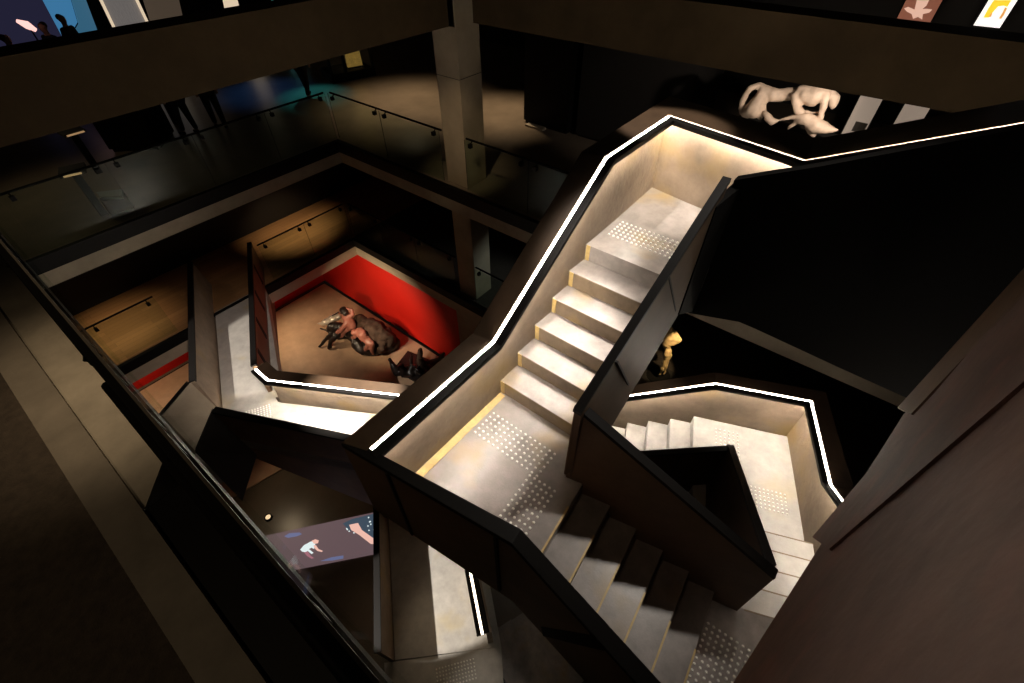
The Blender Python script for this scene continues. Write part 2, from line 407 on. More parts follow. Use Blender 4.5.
# near balcony on the left, where the photograph is taken from
mb = MB(); mb.box((-3.5, -2.5, F3-0.3), (-0.40, 9, F3-0.02)); struct(mb, 'floor', M['carpet'])
mb = MB(); mb.box((-0.40, -2.5, F3-0.3), (-0.275, 9, F3+0.01)); struct(mb, 'trim_5', M['kerb'])
mb = MB(); mb.box((-0.275, -2.5, F3-0.3), (-0.085, 1.50, F3-0.02)); struct(mb, 'trim_7', M['black'])  # black strip painted where the lit screed falls into shade
mb = MB(); mb.prism([(-0.275, 1.50, F3-0.015), (-0.085, 1.72, F3-0.015), (-0.085, 9, F3-0.015), (-0.275, 9, F3-0.015)], (0, 0, -0.28)); struct(mb, 'trim_6', mat('grey_screed', (0.30, 0.26, 0.205), 0.7, var=0.25, scale=4, bump=0.1))

# ------------------------------------------------------------------ glass balustrades
def balustrade(label, path, z, h=1.0, side=1, bay=1.5, inset=0.0, group='glass balustrades of the galleries', gaps=0.003, rail_r=0.022):
    P = [V((*p, z)) for p in path]
    t = thing('glass_balustrade', P[0], label, 'balustrade', group)
    for a, b in zip(P[:-1], P[1:]):
        d = (b-a); L = d.length; d.normalize(); n = V((-d.y, d.x, 0))*side
        k = max(1, round(L/bay)); s = L/k
        for i in range(k):
            p0 = a+d*(i*s+gaps); p1 = a+d*((i+1)*s-gaps)
            mb = MB(); mb.prism([p0, p1, p1+n*0.012, p0+n*0.012], (0, 0, h)); mb.mi[1] = mb.mi[3] = 1; mb.build('glass_pane', [M['glass'], M['glass_edge']], t)
        for i in range(k+1):
            for e in (-0.16, 0.16):
                q = a+d*min(max(i*s+e, 0.06), L-0.06)+V((0, 0, h-0.10))
                if (i == 0 and e < 0) or (i == k and e > 0): continue
                mb = MB(); mb.box(q-V((0.035, 0.035, 0.02)), q+V((0.035, 0.035, 0.055))); mb.tube([q+V((0, 0, 0.03)), q+n*0.07+V((0, 0, 0.10))], 0.012, 6)
                mb.build('bracket', M['black'], t)
    R = [p+V((0, 0, h-0.0)) for p in miter(P, 0.07, side)]
    mb = MB(); mb.tube(R, rail_r, 8); mb.build('handrail', M['black'], t)
    return t
balustrade('long glass balustrade of the upper gallery crossing at left behind the pale slab edge', [(-3, 10.80), (6.46, 10.80)], F2, 1.05, 1)
balustrade('glass balustrade of the upper gallery between its corner and the concrete column', [(6.50, 10.76), (6.50, 7.05)], F2, 1.05, 1)
balustrade('short run of glass balustrade on the upper gallery right of the concrete column', [(6.50, 6.36), (6.50, 3.2)], F2, 1.05, 1)
balustrade('glass balustrade before the lit wooden gallery floor, right of the pale footbridge', [(3.75, 11.42), (6.46, 11.42)], F1, 1.05, 1)
balustrade('glass balustrade of the lower gallery above the red wall', [(6.50, 11.38), (6.50, 7.05)], F1, 1.05, 1)
balustrade('glass balustrade on the wooden gallery left of the pale footbridge', [(-3, 11.42), (1.15, 11.42)], F1, 1.05, 1)
balustrade('glass balustrade on the lower gallery right of the concrete column', [(6.50, 6.36), (6.50, 3.4)], F1, 1.05, 1)
# near balustrade
t = thing('glass_balustrade', (-0.03, 0.2, F3), 'near glass balustrade with black handrail crossing the lower left corner', 'balustrade')
M['near_glass'] = glassmat('near_glass', (0.95, 0.97, 0.95), 0.010); M['near_glass'].node_tree.nodes['Glossy BSDF'].inputs['Roughness'].default_value = 0.02
for i in range(5):
    mb = MB(); mb.box((-0.036, -1.0+i*1.5+0.003, F3-0.1), (-0.028, 0.5+i*1.5-0.003, -0.52)); mb.build('glass_pane', M['near_glass'], t)
mb = MB(); mb.box((-0.039, -1.0, -0.52), (-0.024, 6.4, -0.502)); mb.build('handrail', M['black'], t, bevel=0.003)
mb = MB(); mb.box((-0.0275, -1.0, -0.503), (-0.0235, 6.4, -0.499)); mb.build('edge_trim', M['kerb'], t)
mb = MB(); mb.tube([(-0.056, 0.975, -0.70), (-0.056, -0.6, -0.70)], 0.009, 10); mb.build('lower_rail', M['black'], t, True)
mb = MB(); mb.tube([(-0.048, 6.4, -0.70), (-0.048, 1.06, -0.70)], 0.008, 10); mb.build('lower_rail', M['black'], t, True)
for y in (0.30, 0.70, 0.78, 0.95, 1.08, 1.6, 2.3):
    mb = MB(); mb.tube([(-0.056, y, -0.70), (-0.038, y, -0.67)], 0.006, 8); mb.box((-0.042, y-0.015, -0.70), (-0.030, y+0.015, -0.66)); mb.build('bracket', M['black'], t)
mb = MB(); mb.box((-0.085, -1.0, F3-0.3), (-0.062, 9, F3+0.0)); mb.build('base_channel', M['black'], t)

# ------------------------------------------------------------------ upper staircase
st = thing('staircase', (2.0, 1.4, ZM), 'brown concrete staircase in the middle with lit handrail turning at a studded landing', 'staircase')
# landings
mb = MB(); mb.prism([(3.62, 0.84, ZU), (4.96, 0.5, ZU), (5.2, 1.95, ZU), (3.62, 1.95, ZU)], (0, 0, -0.30)); mb.build('landing', M['tread'], st)
mb = MB(); mb.prism([(0.66, 1.95, ZM), (0.92, 0.55, ZM), (1.13, 0.636, ZM), (1.87, 0.698, ZM), (1.83, 0.86, ZM), (2.24, 0.86, ZM), (2.24, 1.95, ZM)], (0, 0, -0.30)); mb.build('landing', M['tread'], st)
yk = lambda k, x: 0.636-0.28*k+0.084*(x-1.13)
mb = MB(); mb.prism([(0.92, yk(5, 0.92), ZN), (2.17, yk(5, 2.17), ZN), (2.273, -0.977, ZN), (2.70, -2.03, ZN), (0.95, -2.6, ZN)], (0, 0, -0.30)); mb.build('landing', M['tread'], st)
def sidemat(mb):
    for i in range(4): mb.mi[i] = 1
def step_block(mb, poly, z, depth=0.42):
    mb.prism([(x, y, z) for x, y in poly], (0, 0, -depth))
for k in range(1, 6):
    x0, x1 = 3.62-0.28*k, 3.62-0.28*(k-1)+0.0
    mb = MB(); step_block(mb, [(x0, 0.83), (x1+0.12, 0.83), (x1+0.12, 1.95), (x0, 1.95)], ZU-RISE*k)
    sidemat(mb); mb.build('step', [M['tread'], M['riser']], st, bevel=0.008)
xin = lambda y: 1.80+0.226*(0.84-y)
for k in range(1, 6):
    poly = []
    xi = xin(0.6-0.28*k)+0.05
    mb = MB(); step_block(mb, [(0.93, yk(k, 0.93)), (xi+0.02, yk(k, xi)), (xi-0.04, yk(k-1, xi)+0.12), (0.93, yk(k-1, 0.93)+0.12)], ZM-RISE*k)
    sidemat(mb); mb.build('step', [M['tread'], M['riser']], st, bevel=0.008)
M['ochre'] = mat('ochre_sealed_edge', (0.42, 0.29, 0.11), 0.5, var=0.3, scale=9)
mb = MB(); mb.prism([(0.66, 1.86, ZM), (2.20, 1.845, ZM), (2.20, 1.92, ZM), (0.66, 1.94, ZM)], (0, 0, 0.004)); mb.build('edge_strip', M['ochre'], st)
for k in range(0, 6):
    x = 3.62-0.28*k
    mb = MB(); yw = 1.872+0.033*min(1, k/5); mb.box((x-0.006, yw-0.035, ZU-RISE*(k+1)), (x, yw+0.01, ZU-RISE*k+0.002)); mb.build('edge_strip', M['ochre'], st)
for k in range(0, 6):
    z = ZM-RISE*k
    mb = MB(); mb.prism([(1.0, yk(k, 1.0)-0.004, z+0.002), (1.62, yk(k, 1.62)-0.004, z+0.002), (1.62, yk(k, 1.62)+0.012, z+0.002), (1.0, yk(k, 1.0)+0.012, z+0.002)], (0, 0, -0.04)); mb.build('edge_strip', M['ochre'], st)
# outer parapet with hidden light strip
LED = [V(p) for p in ((0.69, 1.88, -2.895), (2.09, 1.88, -2.895), (3.735, 1.87, -1.81), (5.09, 1.87, -1.825), (4.82, 0.434, -1.825), (4.819, -0.748, -1.229), (4.82, -2.2, -0.50))]
outer = [V(p) for p in ((0.62, 2.09, 0), (2.05, 2.09, 0), (3.70, 2.11, 0), (5.65, 2.13, 0), (5.40, 0.47, 0), (5.40, -0.748, 0), (5.40, -2.2, 0))]
base = miter(LED, 0.06, 1)
zb = [ZM-0.4, ZM-0.4, ZU-0.4, ZU-0.4, ZU-0.4, ZU-0.2, ZU+0.3]
mb = MB(); B0 = [V((p.x, p.y, z)) for p, z in zip(base, zb)]
B0[1].y = 1.905; B0[2] = V((3.735, 1.872, zb[2])); B0[3] = V((5.17, 1.90, zb[3])); B0[4] = V((4.97, 0.45, zb[4]))
TP = [V((p.x, p.y, l.z-0.03)) for p, l in zip(base, LED)]
wl = MB(); secs = []
for k in range(len(LED)):
    out = outer[k].copy(); i = base[k]; d = (out-V((i.x, i.y, 0))); d.z = 0; d.normalize(); d *= 0.12
    secs.append([B0[k], TP[k], TP[k]+d, B0[k]+d])
wl.loft(secs); pw = wl.build('parapet', M['wallpanel'], st)
mb = MB(); band(mb, miter(LED, 0.013, 1), outer, -0.05, 0.0); mb.build('coping', M['coping'], pw, bevel=0.006)
mb = MB(); band(mb, miter(LED, -0.013, 1), miter(LED, 0.011, 1), -0.035, -0.020); o = mb.build('light_strip', M['led'], pw); o['label'] = 'glowing white light strip'
mb = MB(); band(mb, miter(LED, -0.092, 1), miter(LED, -0.014, 1), -0.055, 0.0); mb.build('handrail', M['black'], pw, bevel=0.006)
# plain front parapet, landing and lower flight
FI = [V(p) for p in ((0.735, 1.80, -2.90), (0.935, 0.68, -2.90), (0.952, -0.287, -3.54), (0.965, -0.97, -3.99), (0.97, -2.6, -3.99))]
FO = miter(FI, [0.11, 0.11, 0.12, 0.13, 0.13], -1)
FI2 = [p.copy() for p in FI]
FI[0] += (FI[0]-FI[1])*0.24; FO[0] = V((0.61, 2.09, 0))
mb = MB(); band(mb, FI, FO, -0.05, 0.0); cp = mb
mb = MB(); secs = []
bpx = [(378, 505), (457, 565), (590, 676), None, None]
for k, (a, b, q) in enumerate(zip(FI, FO, bpx)):
    i = V((a.x, a.y, 0)); o_ = V((b.x, b.y, 0))
    a1 = i+(o_-i)*0.35; b1 = i+(o_-i)*0.95
    z = (-4.02, -4.16, -4.80, -5.25, -5.25)[k]
    secs.append([V((a1.x, a1.y, z)), V((a1.x, a1.y, a.z-0.04)), V((b1.x, b1.y, a.z-0.04)), V((b1.x, b1.y, z))])
mb.loft(secs); pf = mb.build('parapet', M['outer'], st)
cp.build('coping', M['black'], pf, bevel=0.005)
for f in (0.30, 0.92):
    p = FO[0]+(V((FO[1].x, FO[1].y, 0))-FO[0])*f
    mb = MB(); mb.box((p.x-0.012, p.y-0.012, -4.03), (p.x+0.02, p.y+0.012, -2.93)); mb.build('panel_joint', M['joint'], pf)
# flat black band across the outer face of the lower flight
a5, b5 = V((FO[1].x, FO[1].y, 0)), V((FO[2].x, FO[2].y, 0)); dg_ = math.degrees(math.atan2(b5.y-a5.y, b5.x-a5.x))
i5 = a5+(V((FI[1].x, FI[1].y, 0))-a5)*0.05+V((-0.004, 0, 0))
mb = MB(); mb.prism([av_(*q, i5, dg_) for q in ((541, 627), (543, 636), (575, 644), (604, 651), (594, 636))], (0.02, 0, 0)); mb.build('black_band', M['black'], pf)
# inner parapets around the well
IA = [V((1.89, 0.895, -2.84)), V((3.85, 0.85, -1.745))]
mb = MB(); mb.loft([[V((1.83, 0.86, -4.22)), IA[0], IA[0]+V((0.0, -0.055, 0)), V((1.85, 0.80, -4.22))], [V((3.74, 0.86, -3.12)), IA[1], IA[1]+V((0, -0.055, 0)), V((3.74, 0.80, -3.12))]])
pi = mb.build('parapet', mat('dimmed_stair_panel', (0.062, 0.039, 0.023), 0.6, var=0.25, scale=2.2, spec=0.25), st)  # brown stair panel again, colour darkened to stand in for weaker light
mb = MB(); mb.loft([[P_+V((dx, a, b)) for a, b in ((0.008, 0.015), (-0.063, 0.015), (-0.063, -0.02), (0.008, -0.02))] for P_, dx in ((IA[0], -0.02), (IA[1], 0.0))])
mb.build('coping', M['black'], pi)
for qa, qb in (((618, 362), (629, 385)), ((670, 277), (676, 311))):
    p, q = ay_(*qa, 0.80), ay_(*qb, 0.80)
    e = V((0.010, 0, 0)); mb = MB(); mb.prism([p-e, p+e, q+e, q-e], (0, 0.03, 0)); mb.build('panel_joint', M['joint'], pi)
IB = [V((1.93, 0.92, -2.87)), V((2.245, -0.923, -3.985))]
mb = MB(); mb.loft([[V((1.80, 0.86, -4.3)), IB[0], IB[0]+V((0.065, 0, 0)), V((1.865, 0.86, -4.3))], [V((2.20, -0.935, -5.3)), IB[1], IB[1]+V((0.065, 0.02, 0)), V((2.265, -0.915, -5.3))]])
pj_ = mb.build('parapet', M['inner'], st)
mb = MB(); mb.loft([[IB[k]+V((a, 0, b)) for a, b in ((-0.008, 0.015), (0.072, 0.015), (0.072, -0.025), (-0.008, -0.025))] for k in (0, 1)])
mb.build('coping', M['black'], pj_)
# rising flight beyond the top landing: steps, deep dark inner panel
for k in range(1, 7):
    y1 = 0.55-0.36*(k-1); y0 = y1-0.36
    mb = MB(); step_block(mb, [(4.05, y0), (4.95, y0), (4.95, y1), (4.05, y1)], ZU+RISE*k); mb.build('step', M['tread'], st)
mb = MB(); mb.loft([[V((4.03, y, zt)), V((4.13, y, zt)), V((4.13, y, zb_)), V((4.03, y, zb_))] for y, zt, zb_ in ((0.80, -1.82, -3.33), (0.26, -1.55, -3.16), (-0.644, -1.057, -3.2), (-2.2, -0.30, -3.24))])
px_ = mb.build('parapet', M['unlit_panel'], st)
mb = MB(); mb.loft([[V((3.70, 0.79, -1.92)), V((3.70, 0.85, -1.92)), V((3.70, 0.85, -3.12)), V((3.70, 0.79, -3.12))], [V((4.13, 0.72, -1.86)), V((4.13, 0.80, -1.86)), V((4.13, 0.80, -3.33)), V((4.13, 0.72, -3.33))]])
mb.build('corner_panel', M['unlit_panel'], px_)
# warning studs
studs(st, (1.68, 1.06), (1, 0), (0, 1), 0.28, 0.74, ZM+0.004)
studs(st, (1.10, 0.82), (1, 0.06), (-0.06, 1), 0.56, 0.26, ZM+0.004)
studs(st, (3.93, 1.00), (1, 0), (0, 1), 0.30, 0.80, ZU+0.004)
studs(st, (1.25, -0.80), (1, 0.06), (0.06, -1), 0.70, 0.42, ZN+0.004)

# ------------------------------------------------------------------ lower staircase on the right (turned in plan)
OR = V((2.273, -0.977, 0)); UA = rad(22.3)
UU = V((math.cos(UA), math.sin(UA), 0)); WW = V((-UU.y, UU.x, 0))
def uw(u_, w_, z=0.0): p = OR+UU*u_+WW*w_; return V((p.x, p.y, z))
s2 = thing('staircase', uw(2.0, -0.5, ZR), 'lower staircase at right with brightly lit pale steps around a landing', 'staircase')
mb = MB(); mb.prism([uw(1.216, -1.16, ZR), uw(2.86, -1.16, ZR), uw(2.86, 0.237, ZR), uw(1.216, 0.237, ZR)], (0, 0, -0.3)); mb.build('landing', M['pale_floor'], s2)
for k in range(1, 5):
    mb = MB(); mb.prism([uw(0.304*(k-1)-0.1, -1.16, ZN-RISE*k), uw(0.304*k, -1.16, ZN-RISE*k), uw(0.304*k, 0.05, ZN-RISE*k), uw(0.304*(k-1)-0.1, 0.05, ZN-RISE*k)], (0, 0, -0.42))
    mb.build('step', M['pale_floor'], s2, bevel=0.007)
for k in range(0, 5):
    z = ZN-RISE*k
    mb = MB(); mb.prism([uw(0.304*k-0.014, -1.15, z+0.002), uw(0.304*k, -1.15, z+0.002), uw(0.304*k, 0.0, z+0.002), uw(0.304*k-0.014, 0.0, z+0.002)], (0, 0, -0.05)); mb.build('edge_strip', M['riser'], s2)
for k in range(1, 7):
    z = ZR-RISE*k
    mb = MB(); mb.prism([uw(1.35, 0.237+0.30*(k-1)-0.1, z), uw(2.86, 0.237+0.30*(k-1)-0.1, z), uw(2.86, 0.237+0.30*k, z), uw(1.35, 0.237+0.30*k, z)], (0, 0, -0.42))
    mb.build('step', M['pale_floor'], s2, bevel=0.007)
LED2 = [uw(2.80, 2.05, -6.02), uw(2.80, 0.19, -4.87), uw(2.83, -1.02, -4.87), uw(1.60, -1.03, -4.85), uw(1.27, -1.03, -4.664), uw(-0.3, -1.03, -3.75)]
base2 = miter(LED2, 0.06, 1)
zb2 = [-7.4, ZR-0.4, ZR-0.4, ZR-0.4, ZR-0.3, ZN-0.4]
out2 = miter(LED2, [0.20, 0.20, 0.21, 0.24, 0.24, 0.24], 1)
mb = MB(); band_secs = []
for k in range(len(LED2)):
    i = V((base2[k].x, base2[k].y, 0)); o_ = V((out2[k].x, out2[k].y, 0)); d = o_-i
    band_secs.append([V((i.x, i.y, zb2[k])), V((i.x, i.y, LED2[k].z-0.03)), V((i.x+d.x*0.9, i.y+d.y*0.9, LED2[k].z-0.03)), V((i.x+d.x*0.9, i.y+d.y*0.9, zb2[k]))])
mb.loft(band_secs); pw2 = mb.build('parapet', M['wallpanel'], s2)
mb = MB(); band(mb, miter(LED2, 0.013, 1), out2, -0.05, 0.0); mb.build('coping', M['coping'], pw2, bevel=0.006)
mb = MB(); band(mb, miter(LED2, -0.013, 1), miter(LED2, 0.011, 1), -0.035, -0.020); o = mb.build('light_strip', M['led_cool'], pw2); o['label'] = 'glowing white light strip'
mb = MB(); band(mb, miter(LED2, -0.088, 1), miter(LED2, -0.016, 1), -0.050, 0.0); mb.build('handrail', M['black'], pw2, bevel=0.006)
# inner parapets facing the well
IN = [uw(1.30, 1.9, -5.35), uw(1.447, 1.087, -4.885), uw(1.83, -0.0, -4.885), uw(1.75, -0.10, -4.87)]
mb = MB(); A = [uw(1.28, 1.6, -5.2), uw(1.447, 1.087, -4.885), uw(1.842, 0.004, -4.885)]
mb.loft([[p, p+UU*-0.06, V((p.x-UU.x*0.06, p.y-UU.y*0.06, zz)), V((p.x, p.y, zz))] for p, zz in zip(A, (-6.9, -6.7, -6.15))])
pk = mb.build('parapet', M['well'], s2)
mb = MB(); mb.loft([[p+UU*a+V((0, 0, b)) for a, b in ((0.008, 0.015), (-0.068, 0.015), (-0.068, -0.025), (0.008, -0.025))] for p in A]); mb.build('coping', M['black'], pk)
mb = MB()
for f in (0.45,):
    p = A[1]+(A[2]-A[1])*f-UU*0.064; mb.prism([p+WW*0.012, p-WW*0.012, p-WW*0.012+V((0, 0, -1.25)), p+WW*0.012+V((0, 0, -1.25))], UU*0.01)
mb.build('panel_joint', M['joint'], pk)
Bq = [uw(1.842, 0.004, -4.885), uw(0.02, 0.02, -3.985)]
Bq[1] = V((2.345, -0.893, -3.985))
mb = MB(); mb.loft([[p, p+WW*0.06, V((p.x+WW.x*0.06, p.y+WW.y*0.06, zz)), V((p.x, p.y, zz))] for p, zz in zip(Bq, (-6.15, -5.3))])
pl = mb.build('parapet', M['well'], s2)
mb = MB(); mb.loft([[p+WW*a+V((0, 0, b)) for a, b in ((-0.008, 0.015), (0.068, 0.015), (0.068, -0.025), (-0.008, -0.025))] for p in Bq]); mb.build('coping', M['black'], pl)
studs(s2, uw(2.15, -0.38)[:2], UU[:2], WW[:2], 0.56, 0.30, ZR+0.004, 0.06)
studs(s2, uw(1.62, -0.93)[:2], UU[:2], WW[:2], 0.27, 0.42, ZR+0.004, 0.05)

# ------------------------------------------------------------------ pale footbridge and its landing, left of centre
br = thing('footbridge', (1.5, 8.0, ZL), 'pale footbridge with slotted side panel leading to the wooden gallery', 'footbridge')
BD = V((math.cos(rad(64)), math.sin(rad(64)), 0))
l0, l1 = az_(223, 413, ZL), az_(275, 397, ZL)
f0, f1 = az_(213, 284, ZL), az_(254, 283, ZL)
mb = MB(); mb.prism([l0-BD*0.02, l1-BD*0.02+(l1-l0)*0.15, f1+(f1-f0)*0.25, f0], (0, 0, -0.30)); mb.build('deck', M['pale_floor'], br)
zt = ZL+0.87
lt0, lt1 = az_(195, 381, zt), az_(192, 262, zt)
mb = MB(); ni = V((-math.sin(rad(64)), math.cos(rad(64)), 0))*0.08
wall(mb, [V((l0.x, l0.y, ZL-0.3)), V((f0.x, f0.y, ZL-0.3))], [lt0, lt1], ni); p1 = mb.build('parapet', M['wallpanel'], br)
mb = MB(); mb.loft([[p+ni*a+V((0, 0, b)) for a, b in ((-0.2, 0.02), (1.3, 0.02), (1.3, -0.03), (-0.2, -0.03))] for p in (lt0, lt1)]); mb.build('coping', M['black'], p1)
rt0, rt1 = az_(252, 366, zt), az_(248, 243, zt)
mb = MB(); no = -ni
wall(mb, [V((rt0.x, rt0.y, ZL-0.72)), V((rt1.x, rt1.y, ZL-0.72))], [rt0, rt1], no); p2 = mb.build('parapet', M['outer'], br)
mb = MB(); mb.loft([[p+no*a+V((0, 0, b)) for a, b in ((-0.3, 0.02), (1.1, 0.02), (1.1, -0.03), (-0.3, -0.03))] for p in (rt0, rt1)]); mb.build('coping', M['black'], p2)
L = (rt1-rt0).length; d = (rt1-rt0).normalized()
for f in (0.10, 0.32, 0.54, 0.78):
    p = rt0+d*(L*f)+no*1.02
    mb = MB(); mb.prism([p+V((0, 0, -0.10)), p+d*0.14+V((0, 0, -0.10)), p+d*0.14+V((0, 0, -0.70)), p+V((0, 0, -0.70))], no*0.1)
    mb.build('slot', M['joint'], p2)
# landing floor
w0, w1 = az_(278, 402, ZL), az_(372, 413.4, ZL)
wd = (w1-w0).normalized()
n0, n1 = az_(212, 412, zt), az_(345, 440, zt)
mb = MB(); mb.prism([l0, l1, w0, w0+wd*5.2, V((n1.x, n1.y, ZL))+wd*2.5, V((n1.x, n1.y, ZL)), V((n0.x, n0.y, ZL))], (0, 0, -0.3)); mb.build('landing', M['pale_floor'], br)
LED3 = [V((1.475, 7.80, zt)), V((1.467, 7.338, zt)), V((2.813, 5.029, zt)), V((4.0, 2.87, zt))]
base3 = [V((1.62, 7.85, 0)), V((w0.x, w0.y, 0)), V((w1.x, w1.y, 0)), V((w1.x, w1.y, 0))+wd*2.8]
mb = MB(); secs = []
no3 = V((-wd.y, wd.x, 0))
if no3.x < 0: no3 = -no3
LB = miter(LED3, 0.06, 1)
for a, b in zip(base3, LB): secs.append([V((a.x, a.y, ZL-0.4)), V((b.x, b.y, zt-0.03)), V((b.x, b.y, zt-0.03))+no3*0.12, V((a.x, a.y, ZL-0.4))+no3*0.12])
mb.loft(secs); p3 = mb.build('parapet', M['wallpanel'], br)
mb = MB(); band(mb, miter(LED3, 0.013, 1), miter(LED3, 0.25, 1), -0.05, 0.0); mb.build('coping', M['coping'], p3)
mb = MB(); band(mb, miter(LED3, -0.020, 1), miter(LED3, 0.011, 1), -0.035, -0.020); o = mb.build('light_strip', M['led'], p3); o['label'] = 'glowing white light strip'
mb = MB(); band(mb, miter(LED3, -0.100, 1), miter(LED3, -0.023, 1), -0.055, 0.0); mb.build('handrail', M['black'], p3)
# near parapet of that landing, dark towards the camera
nd = (n1-n0).normalized(); nn = V((-nd.y, nd.x, 0))
if nn.x < 0: nn = -nn
n2 = n1+nd*1.6
mb = MB(); wall(mb, [V((n0.x, n0.y, -8.49)), V((n1.x, n1.y, -9.7)), V((n2.x, n2.y, -10.2))], [n0, n1, n2], nn*0.10); p4 = mb.build('parapet', M['outer'], br)
mb = MB(); mb.loft([[p+nn*a+V((0, 0, b)) for a, b in ((-0.015, 0.02), (0.115, 0.02), (0.115, -0.03), (-0.015, -0.03))] for p in (n0, n1, n2)]); mb.build('coping', M['black'], p4)
# stair going down left of the landing
e0, e1 = az_(223, 412, zt), az_(195, 452, zt-0.35)
mb = MB(); wall(mb, [av_(257, 455, n0, math.degrees(math.atan2(nd.y, nd.x))), V((e1.x, e1.y, -9.3))], [n0, e1], V((0.05, 0.08, 0))); p5 = mb.build('parapet', M['dark_wall'], br)
g0 = az_(191, 383, zt); g1 = az_(163, 416, zt-0.35)
gb0 = V((l0.x, l0.y, ZL-0.1)); gb1 = gb0+(g1-g0)*1.15; gb1.z = ZL-1.0
mb = MB(); wall(mb, [gb0, gb1], [g0, g1], V((-0.06, 0.08, 0))); p6 = mb.build('parapet', M['fascia'], br)
mb = MB(); mb.tube([g0+V((-0.03, 0.04, 0.02)), g1+V((-0.03, 0.04, 0.02))], 0.035, 8); mb.build('coping', M['black'], p6)
for k in range(1, 6):
    a = V((l0.x, l0.y, 0)); b = V((n0.x, n0.y, 0)); dd = (V((g1.x, g1.y, 0))-V((g0.x, g0.y, 0))).normalized()
    z = ZL-RISE*k
    mb = MB(); mb.prism([V((p.x, p.y, z)) for p in (a+dd*0.28*(k-1), b+dd*0.28*(k-1), b+dd*0.28*k, a+dd*0.28*k)], (0, 0, -0.4)); mb.build('step', M['pale_floor'], br)
studs(br, (l0.x+0.16, l0.y-0.28), ((l1-l0).x, (l1-l0).y), (-BD.x, -BD.y), 0.62, 0.40, ZL+0.004, 0.055, 0.017)

# ------------------------------------------------------------------ lowest footbridge at the bottom of the picture
b2 = thing('footbridge', (0.9, 2.8, ZB), 'lowest footbridge at the foot of the stairwell, half in shadow beside black parapet', 'footbridge')
zt2 = ZB+0.87
c0, c1, c2, c3 = az_(395, 660, ZB), az_(490, 648, ZB), az_(470, 540, ZB), az_(392, 500, ZB)
B2 = V((math.cos(rad(51.5)), math.sin(rad(51.5)), 0)); nb = V((-B2.y, B2.x, 0))
mb = MB(); mb.prism([c0, c1+(c1-c0)*0.12, c1+(c1-c0)*0.12+B2*4.4, c0+B2*4.2], (0, 0, -0.25)); mb.build('deck', M['pale_floor'], b2)
t0, t1 = az_(380, 652, zt2), az_(378, 508, zt2); t1 = t1+(t1-t0)*0.15
mb = MB(); wall(mb, [V((c0.x, c0.y, ZB-0.3)), V((c0.x, c0.y, ZB-0.3))+B2*4.2], [t0, t1], nb*0.08); q1 = mb.build('parapet', M['wallpanel'], b2)
mb = MB(); mb.loft([[p+nb*a+V((0, 0, b)) for a, b in ((-0.02, 0.02), (0.10, 0.02), (0.10, -0.03), (-0.02, -0.03))] for p in (t0, t1)]); mb.build('coping', M['black'], q1)
LED4 = [az_(483, 634, zt2), az_(470, 567, zt2)]; LED4[1] = LED4[1]+(LED4[1]-LED4[0])*0.8
mb = MB(); LB = miter(LED4, 0.06, -1)
wall(mb, [V((p.x, p.y, ZB-0.3)) for p in LB], [p-V((0, 0, 0.03)) for p in LB], -nb*0.1); q2 = mb.build('parapet', M['wallpanel'], b2)
mb = MB(); band(mb, miter(LED4, 0.013, -1), miter(LED4, 0.12, -1), -0.05, 0.0); mb.build('coping', M['black'], q2)
mb = MB(); band(mb, miter(LED4, -0.034, -1), miter(LED4, 0.011, -1), -0.035, -0.020); o = mb.build('light_strip', M['led_dim'], q2); o['label'] = 'glowing white light strip'
mb = MB(); band(mb, miter(LED4, -0.115, -1), miter(LED4, -0.036, -1), -0.075, 0.0); mb.build('handrail', M['black'], q2)
mb = MB(); mb.prism([c0-nb*-0.2, c1+(c1-c0)*0.12, c1-B2*1.6, c0-B2*1.6+nb*0.2], (0, 0, -0.25)); mb.build('landing', M['pale_floor'], b2)
studs(b2, (c0.x+0.38, c0.y-0.72), (-nb.x, -nb.y), (-B2.x, -B2.y), 0.7, 0.3, ZB+0.004, 0.06, 0.018)
sd = V((0.93, -0.36, 0)); sn = V((0.36, 0.93, 0))
for k in range(1, 7):
    z = ZB-RISE*k*0.55
    a = V((c1.x, c1.y, 0))+sd*0.30*(k-1); 
    mb = MB(); mb.prism([V((p.x, p.y, z)) for p in (a+sn*0.25, a+sd*0.32+sn*0.25, a+sd*0.32-sn*1.3, a-sn*1.3)], (0, 0, -0.3)); mb.build('step', M['tread'], b2)
# ------------------------------------------------------------------ big leaning concrete wall in the right foreground
zw = -2.6
wA, wB = az_(733, 683, zw), az_(903, 415, zw)
wdv = (wB-wA).normalized()
lean = V((-0.06, 0.04, 1.0))
nrm = wdv.cross(lean).normalized()
if nrm.y > 0: nrm = -nrm
def onw(px, py, off=0.0):
    r = ray(px, py); return r*(nrm.dot(wA-nrm*off)/nrm.dot(r))
wp = [onw(*q) for q in ((700, 736), (733, 683), (903, 415), (1024, 275), (1090, 200), (1330, 330), (1330, 736))]
mb = MB(); mb.prism(wp, nrm*0.18); wr = struct(mb, 'wall_right', M['right_wall'], 'large dark reddish brown concrete wall filling the lower right corner', 'wall')
def rib(pts, off, m):
    mb = MB(); mb.prism([onw(*p, off) for p in pts], nrm*(off+0.02)); return mb.build('rib', m, wr)
rib([(812, 537), (829, 549), (1060, 350), (1060, 245)], 0.012, M['right_wall'])
rib([(897, 408), (911, 414), (1060, 255), (1060, 228)], 0.012, M['outer'])

